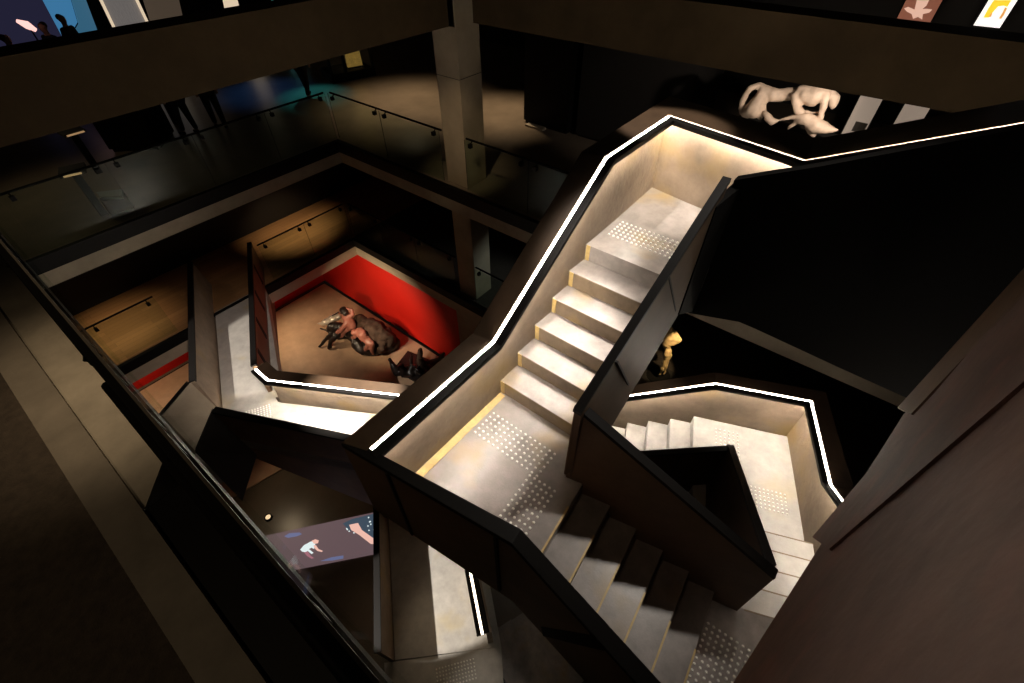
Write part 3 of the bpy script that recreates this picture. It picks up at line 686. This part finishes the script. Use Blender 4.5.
# ------------------------------------------------------------------ exhibits
# pale skull on a black plinth
sk = thing('skeleton', (9.0, 1.35, -3.1), 'large pale animal skull lying behind the top stair landing', 'skull')
def bt(*pts):
    return [(ax_(720+a*140/1024, 70+b*140/1024, 9.0+dx)-V(sk.location), r*0.00215) for a, b, r, dx in pts]
organic('cranium', [
    bt((285, 112, 16, 0), (330, 150, 40, 0.02), (390, 182, 52, 0.05), (460, 182, 44, 0.08), (540, 172, 42, 0.08), (600, 160, 46, 0.05)),
    bt((600, 150, 40, 0.0), (640, 180, 66, 0.0), (690, 188, 74, 0.0), (735, 175, 58, 0.0), (775, 175, 40, 0.05)),
    bt((350, 130, 16, 0.05), (290, 112, 20, 0), (225, 128, 26, -0.05), (190, 172, 26, -0.08), (165, 225, 24, -0.08), (152, 275, 20, -0.06), (152, 312, 12, 0)),
    bt((290, 180, 30, -0.06), (272, 235, 54, -0.08), (250, 290, 66, -0.08), (205, 305, 52, -0.06), (165, 305, 24, -0.04)),
    bt((310, 170, 30, -0.02), (322, 245, 24, -0.04), (300, 310, 40, -0.04), (295, 350, 18, -0.04)),
    bt((545, 190, 30, -0.06), (552, 240, 28, -0.1), (572, 285, 28, -0.12), (592, 325, 26, -0.12)),
    bt((768, 180, 30, -0.06), (762, 240, 24, -0.1), (748, 300, 22, -0.12), (735, 355, 24, -0.12)),
    bt((600, 302, 12, -0.02), (660, 314, 12, -0.02), (735, 312, 14, -0.06)),
    bt((760, 165, 30, 0.1), (805, 178, 32, 0.08), (836, 215, 38, 0.08), (832, 252, 34, 0.08), (818, 280, 14, 0.08))],
    M['bone'], sk, 0.022, 3, 0.022, 6.0)
organic('jaw', [
    bt((322, 305, 18, -0.1), (350, 350, 26, -0.14), (385, 380, 28, -0.16), (440, 365, 14, -0.16), (510, 352, 16, -0.16), (580, 345, 22, -0.16), (640, 362, 42, -0.16), (700, 408, 58, -0.16), (770, 428, 36, -0.14), (830, 438, 18, -0.12), (870, 440, 6, -0.1)),
    bt((498, 430, 8, -0.1), (530, 402, 18, -0.12), (570, 375, 26, -0.14), (640, 362, 40, -0.16)),
    bt((660, 400, 40, -0.1), (680, 450, 34, -0.12), (690, 484, 12, -0.12))],
    M['bone'], sk, 0.022, 2, 0.02, 6.0)
pt = thing('plinth', (9.1, 1.3, F2), 'black plinth under the pale animal skull', 'plinth')
mb = MB(); mb.box((8.6, 0.4, F2), (9.7, 2.2, -3.14)); mb.build('body', M['dark_wall'], pt, bevel=0.01)
mb = MB(); mb.box((8.55, 0.35, F2), (9.75, 2.25, F2+0.08)); mb.build('base', M['black'], pt)
for i, (a, b, lb) in enumerate(((0.60, 0.25, 'left lit pale panel standing behind the skull, close beside its jaw'), (-0.10, -0.47, 'right lit pale panel behind the stair coping, farther from the skull'))):
    t = thing('information_board', (11.0, (a+b)/2, F2), lb, 'display panel', 'pale lit panels behind the skull')
    mb = MB(); mb.box((11.0, b, F2+0.6), (11.05, a, -2.3)); mb.build('panel', M['panel_light'], t)
    mb = MB(); mb.box((11.05, b-0.02, F2), (11.12, a+0.02, -2.25)); mb.build('back_frame', M['black'], t)
    if i == 0:
        mb = MB(); mb.box((10.985, b+0.02, -3.45), (11.0, b+0.22, -3.28)); mb.build('caption_card', M['kerb'], t)
# amber statue
st_ = thing('statue', (7.1, 1.45, F1), 'small amber glowing statue on a plinth seen between the two staircases', 'statue')
def sp_(a, b, dx=0.0): return ax_(640+a*60/512, 310+b*60/512, 7.1+dx)-V(st_.location)
K = 0.0026
def stt(*pts): return [(sp_(a+4, b, dx), r*K) for a, b, r, dx in pts]
organic('figure', [
    stt((236, 350, 28, 0), (228, 315, 32, 0), (222, 280, 40, 0), (238, 240, 40, 0), (254, 200, 28, 0), (266, 165, 16, 0), (268, 145, 6, 0)),
    stt((270, 165, 12, 0.03), (300, 195, 20, 0.04), (332, 240, 18, 0.06), (338, 258, 16, 0.06), (322, 275, 16, 0.05), (285, 278, 26, 0.02), (250, 275, 34, 0)),
    stt((262, 205, 22, 0.02), (295, 235, 24, 0.03), (285, 265, 24, 0.02)),
    stt((242, 355, 26, 0.02), (240, 400, 22, 0.03), (230, 440, 18, 0.03), (215, 490, 14, 0.03), (205, 540, 10, 0.03), (200, 548, 10, 0)),
    stt((228, 355, 24, -0.05), (216, 410, 20, -0.06), (200, 465, 17, -0.08), (180, 515, 13, -0.08), (165, 545, 10, -0.08), (158, 548, 9, -0.1))], M['amber'], st_, 0.025, 2, 0.028, 7.0)
fz = (sp_(190, 560)).z+F1
mb = MB(); mb.cone((7.1, 1.50, fz-0.09), 0.28, 0.26, 0.05, 20); mb.build('base', M['black'], st_)
pq = thing('plinth', (7.1, 1.5, F1), 'black plinth carrying the small amber statue', 'plinth')
mb = MB(); mb.box((6.8, 1.2, F1), (7.4, 1.8, fz-0.095)) if fz-0.09 > F1+0.02 else mb.box((6.8, 1.2, F1), (7.4, 1.8, F1+0.02)); mb.build('body', M['dark_wall'], pq)

# big dark sculpture of entangled bodies on the sand coloured floor
zf = F0+0.05
sc_ = thing('sculpture', (5.4, 11.2, zf), 'large dark sculpture of entangled bodies on sand floor before red wall', 'sculpture')
def fp(a, b, h): # zoom pixel in region (300,290)-(440,383) to a point h above the floor
    p = az_(300+a*140/1024, 290+b*140/1024, zf+h); return p-V(sc_.location)
def ft(*pts): return [(fp(a, b, h), r) for a, b, h, r in pts]
organic('rock_base', [ft((290, 320, 0.10, 0.14), (350, 300, 0.25, 0.26), (430, 310, 0.30, 0.34), (520, 350, 0.32, 0.42), (610, 390, 0.25, 0.36), (690, 385, 0.14, 0.2)),
    ft((430, 380, 0.12, 0.2), (500, 430, 0.15, 0.22), (570, 440, 0.12, 0.2))], M['soot'], sc_, 0.06, 2, 0.10, 3.2)
organic('hide', [ft((430, 230, 0.55, 0.20), (500, 260, 0.62, 0.30), (560, 300, 0.66, 0.36), (620, 350, 0.52, 0.32), (680, 370, 0.32, 0.2)),
    ft((560, 380, 0.45, 0.24), (600, 430, 0.25, 0.2))], M['fur'], sc_, 0.05, 2, 0.09, 4.0)
organic('figure', [ft((380, 262, 0.72, 0.15), (362, 230, 0.86, 0.16), (345, 200, 1.0, 0.17), (332, 178, 1.12, 0.09)), ft((345, 200, 1.05, 0.10), (385, 180, 1.12, 0.075), (378, 145, 1.28, 0.06), (345, 135, 1.32, 0.05)),
    ft((340, 205, 1.0, 0.10), (335, 245, 0.9, 0.075), (305, 285, 0.75, 0.08), (275, 310, 0.62, 0.07)), ft((380, 262, 0.7, 0.14), (320, 290, 0.55, 0.13), (300, 330, 0.4, 0.10))], M['flesh'], sc_, 0.03, 3, 0.012, 9.0)
organic('head', [ft((330, 165, 1.22, 0.12), (318, 148, 1.26, 0.13)), ft((310, 150, 1.2, 0.07), (300, 165, 1.1, 0.05))], M['soot'], sc_, 0.03, 2, 0.02, 12.0)
organic('figure', [ft((470, 350, 0.72, 0.15), (455, 325, 0.82, 0.17), (440, 305, 0.86, 0.15), (415, 300, 0.86, 0.07), (395, 312, 0.86, 0.11)), ft((470, 350, 0.7, 0.13), (505, 395, 0.6, 0.10), (480, 435, 0.3, 0.07), (462, 440, 0.2, 0.05)),
    ft((475, 345, 0.7, 0.12), (530, 395, 0.62, 0.09), (525, 440, 0.35, 0.07), (535, 465, 0.18, 0.05)), ft((440, 310, 0.86, 0.09), (400, 345, 0.7, 0.06), (380, 350, 0.55, 0.05))], M['flesh'], sc_, 0.03, 3, 0.012, 9.0)
organic('figure', [ft((290, 270, 0.62, 0.17), (260, 275, 0.6, 0.19), (232, 268, 0.62, 0.15), (215, 285, 0.55, 0.11), (205, 300, 0.5, 0.06)), ft((270, 290, 0.55, 0.14), (225, 330, 0.42, 0.09), (185, 365, 0.22, 0.06), (145, 412, 0.06, 0.05)),
    ft((300, 300, 0.5, 0.15), (260, 345, 0.4, 0.10), (225, 375, 0.25, 0.075), (215, 425, 0.06, 0.06)), ft((260, 320, 0.4, 0.10), (235, 345, 0.3, 0.08), (300, 340, 0.3, 0.1))], M['soot'], sc_, 0.03, 2, 0.02, 8.0)
organic('figure', [ft((400, 360, 0.45, 0.16), (415, 400, 0.36, 0.18), (450, 440, 0.26, 0.14), (500, 465, 0.12, 0.08))], M['soot'], sc_, 0.04, 2, 0.03, 6.0)
organic('cushion', [ft((280, 195, 0.55, 0.10), (235, 215, 0.5, 0.13), (200, 240, 0.45, 0.12), (165, 245, 0.4, 0.07), (135, 243, 0.36, 0.03)), ft((260, 180, 0.52, 0.05), (200, 210, 0.45, 0.06), (160, 235, 0.4, 0.04))], M['silver'], sc_, 0.03, 2, 0.03, 7.0)
organic('staff', [ft((150, 282, 0.5, 0.03), (200, 298, 0.55, 0.03)), ft((180, 222, 0.5, 0.025), (285, 160, 0.7, 0.025))], M['soot'], sc_, 0.02, 0)
# smaller dark sculpture by the stair
s4 = thing('sculpture', (5.4, 8.2, zf), 'smaller dark sculpture at the foot of the red wall, half hidden by stair', 'sculpture')
mb = MB(); a = az_(394, 370, F0+0.05); b = az_(408, 352, F0+0.05); c = az_(440, 365, F0+0.05); d = az_(425, 388, F0+0.05)
mb.prism([a, b, c, d], (0, 0, 0.06)); mb.build('base', M['soot'], s4)
tubes = []
random.seed(11)
for i in range(9):
    p = V((4.95+0.11*i, 8.55-0.10*i+random.uniform(-.25, .25), zf+0.12))-V(s4.location)
    q = p+V((random.uniform(-.28, .28), random.uniform(-.28, .28), random.uniform(.18, .42))); r = q+V((random.uniform(-.25, .25), random.uniform(-.25, .25), .12))
    tubes.append([(p, 0.13), ((p+q)/2, 0.10), (q, 0.07), (r, 0.045)])
organic('figure', tubes[:5], M['soot'], s4, 0.035, 2, 0.03, 6.0)
organic('figure', tubes[5:], M['fur'], s4, 0.035, 2, 0.03, 6.0)
# projected film lying at the foot of the well
pr = thing('projection_screen', (0.5, 5.9, F0), 'flat screen with purple film of crawling child at the foot of the well', 'screen')
M['film'] = mat('film_purple', (0.05, 0.04, 0.045), 0.5, emit=(0.16, 0.105, 0.115), es=0.75, var=0.0)
M['film_white'] = mat('film_white', (0.1, 0.1, 0.1), 0.5, emit=(0.75, 0.85, 0.85), es=1.0)
M['film_blue'] = mat('film_blue', (0.05, 0.05, 0.06), 0.5, emit=(0.14, 0.16, 0.30), es=0.9)
M['film_night'] = mat('film_night', (0.05, 0.05, 0.06), 0.5, emit=(0.045, 0.07, 0.10), es=1.0)
M['film_skin'] = mat('film_skin', (0.05, 0.05, 0.06), 0.5, emit=(0.95, 0.55, 0.45), es=0.9)
M['film_rose'] = mat('film_rose', (0.05, 0.05, 0.06), 0.5, emit=(0.40, 0.16, 0.20), es=0.9)
def sc(a, b, h=0.0): return az_(260+a*130/1021, 500+b*130/1021, F0+0.06+h)
zq = [(-60, 290), (10, 285), (905, 95), (1010, 72), (1010, 400), (905, 418), (230, 550), (60, 585)]
mb = MB(); mb.prism([sc(*p) for p in [(-190, 330), (1010, 72), (1010, 398), (40, 590)]], (0, 0, -0.05)); mb.build('picture', M['film'], pr)
mb = MB(); h = 0.004
mb.face([sc(a, b, h) for a, b in ((650, 185), (720, 150), (905, 105), (1010, 85), (1010, 330), (905, 345), (820, 270), (700, 240))], 2)
mb.face([sc(a, b, 2*h) for a, b in ((700, 195), (770, 180), (800, 235), (905, 310), (960, 330), (950, 350), (870, 345), (780, 275), (715, 235))], 3)
for q in range(70):
    a = random.uniform(655, 1000); b = random.uniform(110, 320)
    if b < 185-(a-650)*0.3+8 or b > 230+(a-650)*0.36: continue
    if abs((b-200)-(a-740)*0.85) < 55 and a > 690: continue
    mb.face([sc(a+7*math.cos(t_*1.57), b+7*math.sin(t_*1.57), 3*h) for t_ in range(4)], 0)
mb.face([sc(a, b, h) for a, b in ((315, 390), (345, 355), (400, 325), (440, 330), (430, 360), (425, 385), (405, 375), (385, 385), (420, 415), (405, 425), (375, 400), (355, 410), (330, 405))], 0)
mb.face([sc(a, b, 2*h) for a, b in ((405, 320), (435, 308), (462, 318), (455, 340), (425, 345))], 3)
mb.face([sc(a, b, 2*h) for a, b in ((420, 355), (440, 355), (460, 385), (495, 400), (485, 408), (450, 400), (430, 380))], 3)
mb.face([sc(a, b, h) for a, b in ((345, 410), (375, 405), (400, 440), (425, 455), (405, 462), (370, 440))], 4)
mb.face([sc(a, b, h) for a, b in ((190, 285), (230, 260), (310, 255), (330, 268), (290, 285), (220, 298))], 1)
mb.face([sc(a, b, h) for a, b in ((470, 480), (560, 450), (655, 435), (655, 460), (570, 475))], 1)
mb.build('film_image', [M['film_white'], M['film_blue'], M['film_night'], M['film_skin'], M['film_rose']], pr)
lp = thing('floor_glint', az_(268, 517, F0), 'small warm glint on the floor beside the purple film screen', 'lamp')  # light glint on the floor, modelled as a small glowing disc
M['lamp'] = mat('glint_disc', (0.8, 0.7, 0.5), 0.4, emit=(1, 0.72, 0.40), es=0.9)  # glow of the floor glint, not a lamp
c = az_(268, 517, F0+0.05)
mb = MB(); mb.cone(c+V((0, 0, -0.05)), 0.09, 0.09, 0.05, 16); mb.build('glint_base', M['black'], lp)
mb = MB(); mb.cone(c, 0.06, 0.05, 0.01, 16); mb.build('lens', M['lamp'], lp)  # emissive disc in place of the floor glint

# wall lightboxes at the top right
M['lb_brown'] = mat('lightbox_brown', (0.2, 0.1, 0.06), 0.5, emit=(0.22, 0.075, 0.045), es=0.9)
M['lb_flesh'] = mat('lightbox_flesh', (0.3, 0.2, 0.15), 0.5, emit=(0.80, 0.48, 0.36), es=0.9)
M['lb_white'] = mat('lightbox_white', (0.6, 0.6, 0.55), 0.5, emit=(1.0, 0.92, 0.86), es=1.1)
M['lb_yellow'] = mat('lightbox_yellow', (0.6, 0.5, 0.1), 0.5, emit=(1.0, 0.66, 0.03), es=1.0)
M['lb_orange'] = mat('lightbox_orange', (0.6, 0.4, 0.1), 0.5, emit=(0.85, 0.38, 0.12), es=0.9)
def lbp(a, b, dx): return ax_(880+a*144/1024, b*144/1024, 9.0+dx)
def lightbox(quad, shapes, mats, label, bg):
    c = sum((lbp(*q, 0) for q in quad), V())/4
    t = thing('lightbox', V((9.0, c.y, -1.6)), label, 'lightbox', 'lit picture boxes on the upper wall')
    mb = MB(); P = [lbp(*q, 0) for q in quad]
    yb = [p.y for p in P]
    up = V((0, 0, 0.45))
    bl, br_ = P[0], P[1]
    mb.prism([bl, br_, br_+up, bl+up], (0.03, 0, 0), 0); 
    for i, (m_, sh) in enumerate(shapes):
        mb.face([lbp(*q, -0.002*(i+1)) for q in sh], m_)
    mb.build('picture', mats, t)
    mb = MB(); mb.box((9.03, min(bl.y, br_.y)-0.02, min(bl.z, br_.z)-0.03), (9.10, max(bl.y, br_.y)+0.02, bl.z+0.5)); mb.build('case', M['black'], t)
lightbox([(118, 137), (355, 163), (440, 0), (180, 0)], [(1, [(170, 60), (200, 48), (250, 70), (330, 62), (372, 68), (350, 90), (305, 100), (300, 140), (270, 120), (235, 135), (225, 100), (190, 82)]), (1, [(245, 70), (262, 0), (350, 0), (330, 40), (290, 75)])], [M['lb_brown'], M['lb_flesh']], 'brown lightbox with pale crouching figure, left of two at the top edge', 0)
lightbox([(665, 180), (850, 200), (975, 0), (775, 0)], [(1, [(735, 125), (770, 60), (810, 0), (935, 0), (905, 50), (880, 40), (840, 45), (800, 90), (775, 125)]), (2, [(845, 130), (870, 90), (890, 50), (905, 60), (880, 110), (862, 135)]), (2, [(770, 122), (790, 90), (800, 95), (790, 120)])], [M['lb_white'], M['lb_yellow'], M['lb_orange']], 'bright white and yellow lightbox, right of two at the top edge', 0)
mb = MB(); mb.box((9.10, -3, -1.9), (9.3, 3.5, 1.5)); struct(mb, 'wall_side', M['dark_wall'])

# far hall exhibits, upper left
def slab_y(name, label, cat, pix, y, m, thick=0.06, frame=None, zmin=None):
    P = [ay_(*p, y) for p in pix]
    t = thing(name, V((sum(p.x for p in P)/len(P), y, F2)), label, cat)
    mb = MB(); mb.prism(P, (0, thick, 0)); mb.build('face', m, t)
    c = sum(P, V())/len(P)
    mb = MB(); mb.prism([c+(p-c)*0.94+V((0, thick+0.005, 0)) for p in P], (0, 0.05, 0)); mb.build('backing', M['black'], t)
    b = min(P, key=lambda p: p.z)
    mb = MB(); mb.box((c.x-0.04, y+thick+0.02, F2), (c.x+0.04, y+thick+0.05, c.z)); mb.build('post', M['black'], t)
    return t, P
M['blue_bright'] = mat('blue_lit_glass', (0.02, 0.05, 0.1), 0.3, emit=(0.07, 0.28, 0.55), es=0.6)
M['blue_mid'] = mat('blue_dim_glass', (0.02, 0.04, 0.06), 0.3, emit=(0.035, 0.12, 0.20), es=0.9)
M['blue_wall'] = mat('violet_lit_wall', (0.03, 0.03, 0.06), 0.6, emit=(0.030, 0.028, 0.065), es=0.5)
M['shimmer'] = mat('silver_picture', (0.2, 0.18, 0.16), 0.4, emit=(0.20, 0.18, 0.17), es=0.6, var=0.5, scale=3, stretch=(14, 1, 1.5))
M['edge_glow'] = mat('lit_edge', (0.5, 0.4, 0.3), 0.4, emit=(0.95, 0.75, 0.52), es=0.75)
M['sliver'] = mat('warm_lit_edge', (0.3, 0.2, 0.1), 0.5, emit=(0.70, 0.42, 0.20), es=0.45)
M['grey_glow'] = mat('grey_lit_panel', (0.2, 0.15, 0.11), 0.5, emit=(0.055, 0.040, 0.028), es=1.0)
slab_y('exhibit_wall', 'violet blue lit wall at the far upper left corner', 'wall panel', [(-60, -40), (22, -40), (43, 0), (66, 43), (0, 62), (-20, 70)], 23.5, M['blue_wall'])
slab_y('light_wall', 'bright blue glass panel in the far upper left hall', 'panel', [(22, -40), (54, -40), (72, 0), (79, 24), (66, 43), (43, 0)], 22.6, M['blue_bright'])
slab_y('light_wall', 'dim teal blue glass panel right of the bright blue one', 'panel', [(54, -40), (70, -40), (86, 0), (101, 40), (66, 46), (79, 24), (72, 0)], 22.3, M['blue_mid'])
tt, P = slab_y('picture', 'tall silvery picture with glowing frame edges in the far hall', 'picture', [(82, -40), (120, -40), (152, 32), (121, 42)], 21.6, M['shimmer'])
for a, b in (((99, -4), (121, 42)), ((134, -6), (152, 32))):
    mb = MB(); p, q = ay_(*a, 21.55), ay_(*b, 21.55); mb.tube([p, q], 0.045, 6); mb.build('frame_edge', M['edge_glow'], tt)
slab_y('wall_panel', 'dim brown panel right of the silvery picture in the far hall', 'panel', [(134, -30), (170, -40), (184, 22), (154, 32)], 22.0, M['grey_glow'])
slab_y('lit_sign', 'small pale lit panel above the beam in the far hall', 'panel', [(219, -20), (232, -20), (240, 9), (226, 12)], 21.5, M['edge_glow'])
M['teal_lamp'] = mat('teal_lamp', (0.1, 0.3, 0.3), 0.4, emit=(0.25, 0.9, 0.95), es=1.2)
slab_y('lamp', 'tiny teal lamp above the beam in the far hall', 'lamp', [(271, -3), (280, -3), (281, 3), (272, 3)], 21.5, M['teal_lamp'], 0.04)
tl = thing('table_lamp', ay_(27, 24, 19.6), 'small pink glowing lamp among the seated dark visitors', 'lamp')
M['pink_lamp'] = mat('pink_lamp', (0.4, 0.2, 0.2), 0.4, emit=(1.0, 0.55, 0.50), es=1.3)
c = ay_(27, 25, 19.6)
mb = MB(); mb.tube([c+V((-0.16, 0, 0.12)), c, c+V((0.12, 0, -0.14))], [0.04, 0.10, 0.05], 8); mb.build('shade', M['pink_lamp'], tl, True)
mb = MB(); mb.tube([c+V((0.02, 0, -0.1)), V((c.x+0.02, c.y, F2))], 0.02, 6); mb.build('stem', M['black'], tl)

# gallery furniture on the second floor
t = thing('partition', (10.2, 7.0, F2), 'tall black free-standing exhibition box right of the concrete column', 'exhibition box')
mb = MB(); mb.prism([(10.2, 6.3, F2+0.06), (10.25, 7.72, F2+0.06), (11.6, 7.72, F2+0.06), (11.6, 6.3, F2+0.06)], (0, 0, 2.9)); mb.build('body', M['black'], t)
mb = MB(); mb.box((10.25, 6.35, F2), (11.55, 7.66, F2+0.06)); mb.build('plinth_base', M['dark_wall'], t)
mb = MB(); mb.box((10.02, 6.95, F2), (10.2, 7.5, F2+0.05)); mb.build('kick_plate', M['fascia'], t)
t = thing('partition', (10.2, 5.2, F2), 'second black exhibition wall beside the tall black box', 'exhibition box')
mb = MB(); mb.box((10.3, 3.4, F2+0.06), (12.0, 6.1, F2+2.8)); mb.build('body', M['dark_wall'], t)
mb = MB(); mb.box((10.35, 3.45, F2), (11.95, 6.05, F2+0.06)); mb.build('plinth_base', M['black'], t)
t = thing('exhibition_cabinet', (2.95, 14.2, F2), 'black exhibition cabinet on the upper gallery left of the two visitors', 'cabinet')
mb = MB(); mb.prism([(2.55, 14.4, F2+0.08), (3.35, 13.6, F2+0.08), (4.05, 14.3, F2+0.08), (3.25, 15.1, F2+0.08)], (0, 0, 1.9)); mb.build('body', M['black'], t, bevel=0.02)
mb = MB(); mb.prism([(2.62, 14.4, F2), (3.35, 13.67, F2), (3.98, 14.3, F2), (3.25, 15.03, F2)], (0, 0, 0.08)); mb.build('plinth_base', M['dark_wall'], t)
t = thing('bench', (1.7, 12.7, F2), 'low pale wedge shaped bench lit on the dark upper gallery floor', 'bench')
M['bench'] = mat('pale_bench', (0.36, 0.38, 0.36), 0.5)
P = [az_(q[0], q[1], F2+0.35) for q in ((96, 192), (122, 189), (122, 196), (101, 197))]
mb = MB(); mb.prism(P, (0, 0, -0.06)); mb.build('seat', M['bench'], t)
cc = sum(P, V())/4
mb = MB(); mb.box((cc.x-0.2, cc.y-0.1, F2), (cc.x+0.2, cc.y+0.1, F2+0.29)); mb.build('base', M['black'], t)
def caselight(label, q0, q1, z, m):
    p, q = az_(*q0, z), az_(*q1, z)
    t = thing('display_table', (p+q)/2, label, 'display table', 'display tables with lit edges')
    d = (q-p); n = V((-d.y, d.x, 0)).normalized()
    mb = MB(); mb.prism([p, q, q+n*0.05, p+n*0.05], (0, 0, 0.02)); mb.build('light_edge', m, t)
    c = (p+q)/2+n*0.25
    L_ = d.normalized()*0.2
    mb = MB(); mb.prism([V((v.x, v.y, z-0.02)) for v in (c-L_-n*0.2, c+L_-n*0.2, c+L_+n*0.2, c-L_+n*0.2)], (0, 0, 0.06)); mb.build('top', M['dark_wall'], t)
    mb = MB(); mb.box((c.x-0.06, c.y-0.06, F2), (c.x+0.06, c.y+0.06, z-0.02)); mb.build('pedestal', M['black'], t)
caselight('dark display table with orange lit edge near the beam at left', (68, 137), (85, 132), F2+0.9, M['sliver'])
caselight('dark display table with yellow lit edge behind the handrail at left', (64, 178), (82, 174), F2+0.9, M['sliver'])
caselight('dark display table with faint lit edge beside the visitors legs', (160, 104), (176, 100), F2+0.6, M['sliver'])
# glazed case with golden object
t = thing('display_case', (10.2, 15.0, F2), 'glazed black display case holding a golden relief, far gallery', 'display case')
p0, p1 = az_(333, 84, F2), az_(374, 76, F2)
d = (p1-p0); dn = d.normalized(); n = V((-dn.y, dn.x, 0))
for pp in (p0, p0+d*0.34, p1): 
    mb = MB(); mb.prism([pp, pp+dn*0.08, pp+dn*0.08+n*0.08, pp+n*0.08], (0, 0, 2.2)); mb.build('post', M['black'], t)
mb = MB(); mb.prism([p0, p1, p1+n*1.0, p0+n*1.0], (0, 0, 0.25)); mb.build('base', M['black'], t)
mb = MB(); mb.prism([p0+n*0.05+V((0, 0, 0.25)), p1+n*0.05+V((0, 0, 0.25)), p1+n*0.06+V((0, 0, 0.25)), p0+n*0.06+V((0, 0, 0.25))], (0, 0, 1.95)); mb.build('glass_pane', M['glass'], t)
M['gold'] = mat('golden_relief', (0.5, 0.3, 0.08), 0.4, emit=(0.45, 0.25, 0.06), es=0.35, var=0.5, scale=6)  # emission stands in for the light falling on the relief
g = thing('relief', p0+d*0.6+n*0.4, 'golden relief standing inside the glazed display case', 'relief')
gq = p0+d*0.50+n*0.3+V((0, 0, 0.25))
mb = MB(); mb.prism([gq, gq+dn*0.5, gq+dn*0.46+V((0, 0, 1.5)), gq+dn*0.25+V((0, 0, 1.7)), gq+dn*0.04+V((0, 0, 1.5))], n*0.08); mb.build('slab', M['gold'], g)
mb = MB(); mb.prism([gq-n*0.05, gq+dn*0.5-n*0.05, gq+dn*0.5+n*0.13, gq+n*0.13], (0, 0, 0.04)); mb.build('foot', M['black'], g)

# ------------------------------------------------------------------ visitors
def person(loc, rz, label, cloth, stride=0.12, group='visitors on the upper gallery', lean=0.0):
    t = thing('person', loc, label, 'person', group, rz)
    s = stride
    B = {'pel': ((0, 0, .92), (.15, .11)), 'bel': ((0, lean*.3, 1.08), (.14, .10)), 'che': ((0, lean*.7, 1.30), (.17, .11)), 'neb': ((0, lean, 1.45), (.07, .06)), 'nek': ((0, lean, 1.52), (.065, .065)), 'jaw': ((0, lean-.025, 1.585), (.085, .09)), 'hed': ((0, lean, 1.66), (.105, .125)), 'top': ((0, lean+.01, 1.75), (.08, .095))}
    E = chain('pel', 'bel', 'che', 'neb', 'nek', 'jaw', 'hed', 'top')
    for sx, n_ in ((-1, 'l'), (1, 'r')):
        st2 = s*sx
        B.update({n_+'sh': ((sx*.18, lean*.9, 1.40), .058), n_+'el': ((sx*.24, lean*.8+.02, 1.13), .045), n_+'wr': ((sx*.23, lean*.8-.08, .90), .030), n_+'ha': ((sx*.225, lean*.8-.11, .84), (.022, .042)), n_+'fi': ((sx*.22, lean*.8-.13, .76), (.014, .03)),
                  n_+'hi': ((sx*.09, 0, .86), .092), n_+'kn': ((sx*.10, -st2*.5-.02, .48), .062), n_+'an': ((sx*.10, -st2, .09), .040), n_+'to': ((sx*.12, -st2-.13, .035), (.04, .03))})
        E += chain('che', n_+'sh', n_+'el', n_+'wr', n_+'ha', n_+'fi')+chain('pel', n_+'hi', n_+'kn', n_+'an', n_+'to')
    skin('body', B, E, M['skin'], t, 2)
    C = {k: (B[k][0], tuple((x*1.14+.012) for x in (B[k][1] if isinstance(B[k][1], tuple) else (B[k][1],)*2))) for k in ('pel', 'bel', 'che', 'neb', 'lsh', 'lel', 'lwr', 'rsh', 'rel', 'rwr')}
    skin('jacket', C, chain('pel', 'bel', 'che', 'neb')+chain('che', 'lsh', 'lel', 'lwr')+chain('che', 'rsh', 'rel', 'rwr'), cloth, t, 1)
    C = {k: (B[k][0], tuple((x*1.16+.012) for x in (B[k][1] if isinstance(B[k][1], tuple) else (B[k][1],)*2))) for k in ('pel', 'lhi', 'lkn', 'lan', 'rhi', 'rkn', 'ran')}
    skin('trousers', C, chain('pel', 'lhi', 'lkn', 'lan')+chain('pel', 'rhi', 'rkn', 'ran'), M['cloth_dark'], t, 1)
    for sx, n_ in ((-1, 'l'), (1, 'r')):
        a, b = V(B[n_+'an'][0]), V(B[n_+'to'][0])
        skin('shoe', {0: (a+V((0, .04, -.045)), .048), 1: ((a+b)/2+V((0, 0, -.01)), .045), 2: (b+V((0, -.03, 0)), .038)}, chain(0, 1, 2), M['black'], t, 1)
    skin('hair', {0: ((0, lean+.06, 1.60), (.09, .07)), 1: ((0, lean+.035, 1.69), (.115, .115)), 2: ((0, lean+.0, 1.765), (.09, .10))}, chain(0, 1, 2), M['hair'], t, 1)
    return t
pa = az_(192, 134, F2); person((pa.x, pa.y, F2), rad(200), 'dark-clothed visitor standing behind gallery glass, legs visible below beam', M['cloth_navy'])
pb = az_(222, 128, F2); person((pb.x, pb.y, F2), rad(160), 'visitor in black right of the pair below the beam', M['cloth_dark'])
pc = az_(309, 97, F2); person((pc.x, pc.y, F2), rad(120), 'visitor walking in front of blue light near the gallery corner', M['cloth_dark'], 0.2)
pe = ay_(6, 28, 20.0); person((pe.x-0.25, 19.4, F2), rad(90), 'visitor with head above the beam, leftmost edge of far hall', M['cloth_dark'], 0.1)
pg = ay_(31, 30, 19.9); person((pg.x+0.35, 20.2, F2), rad(-60), 'visitor before the violet wall beside pink lamp', M['cloth_navy'], 0.1)
ph = ay_(47, 33, 19.9); person((ph.x+0.75, 21.0, F2), rad(30), 'visitor nearest the bright blue panel in far hall', M['cloth_dark'], 0.1)
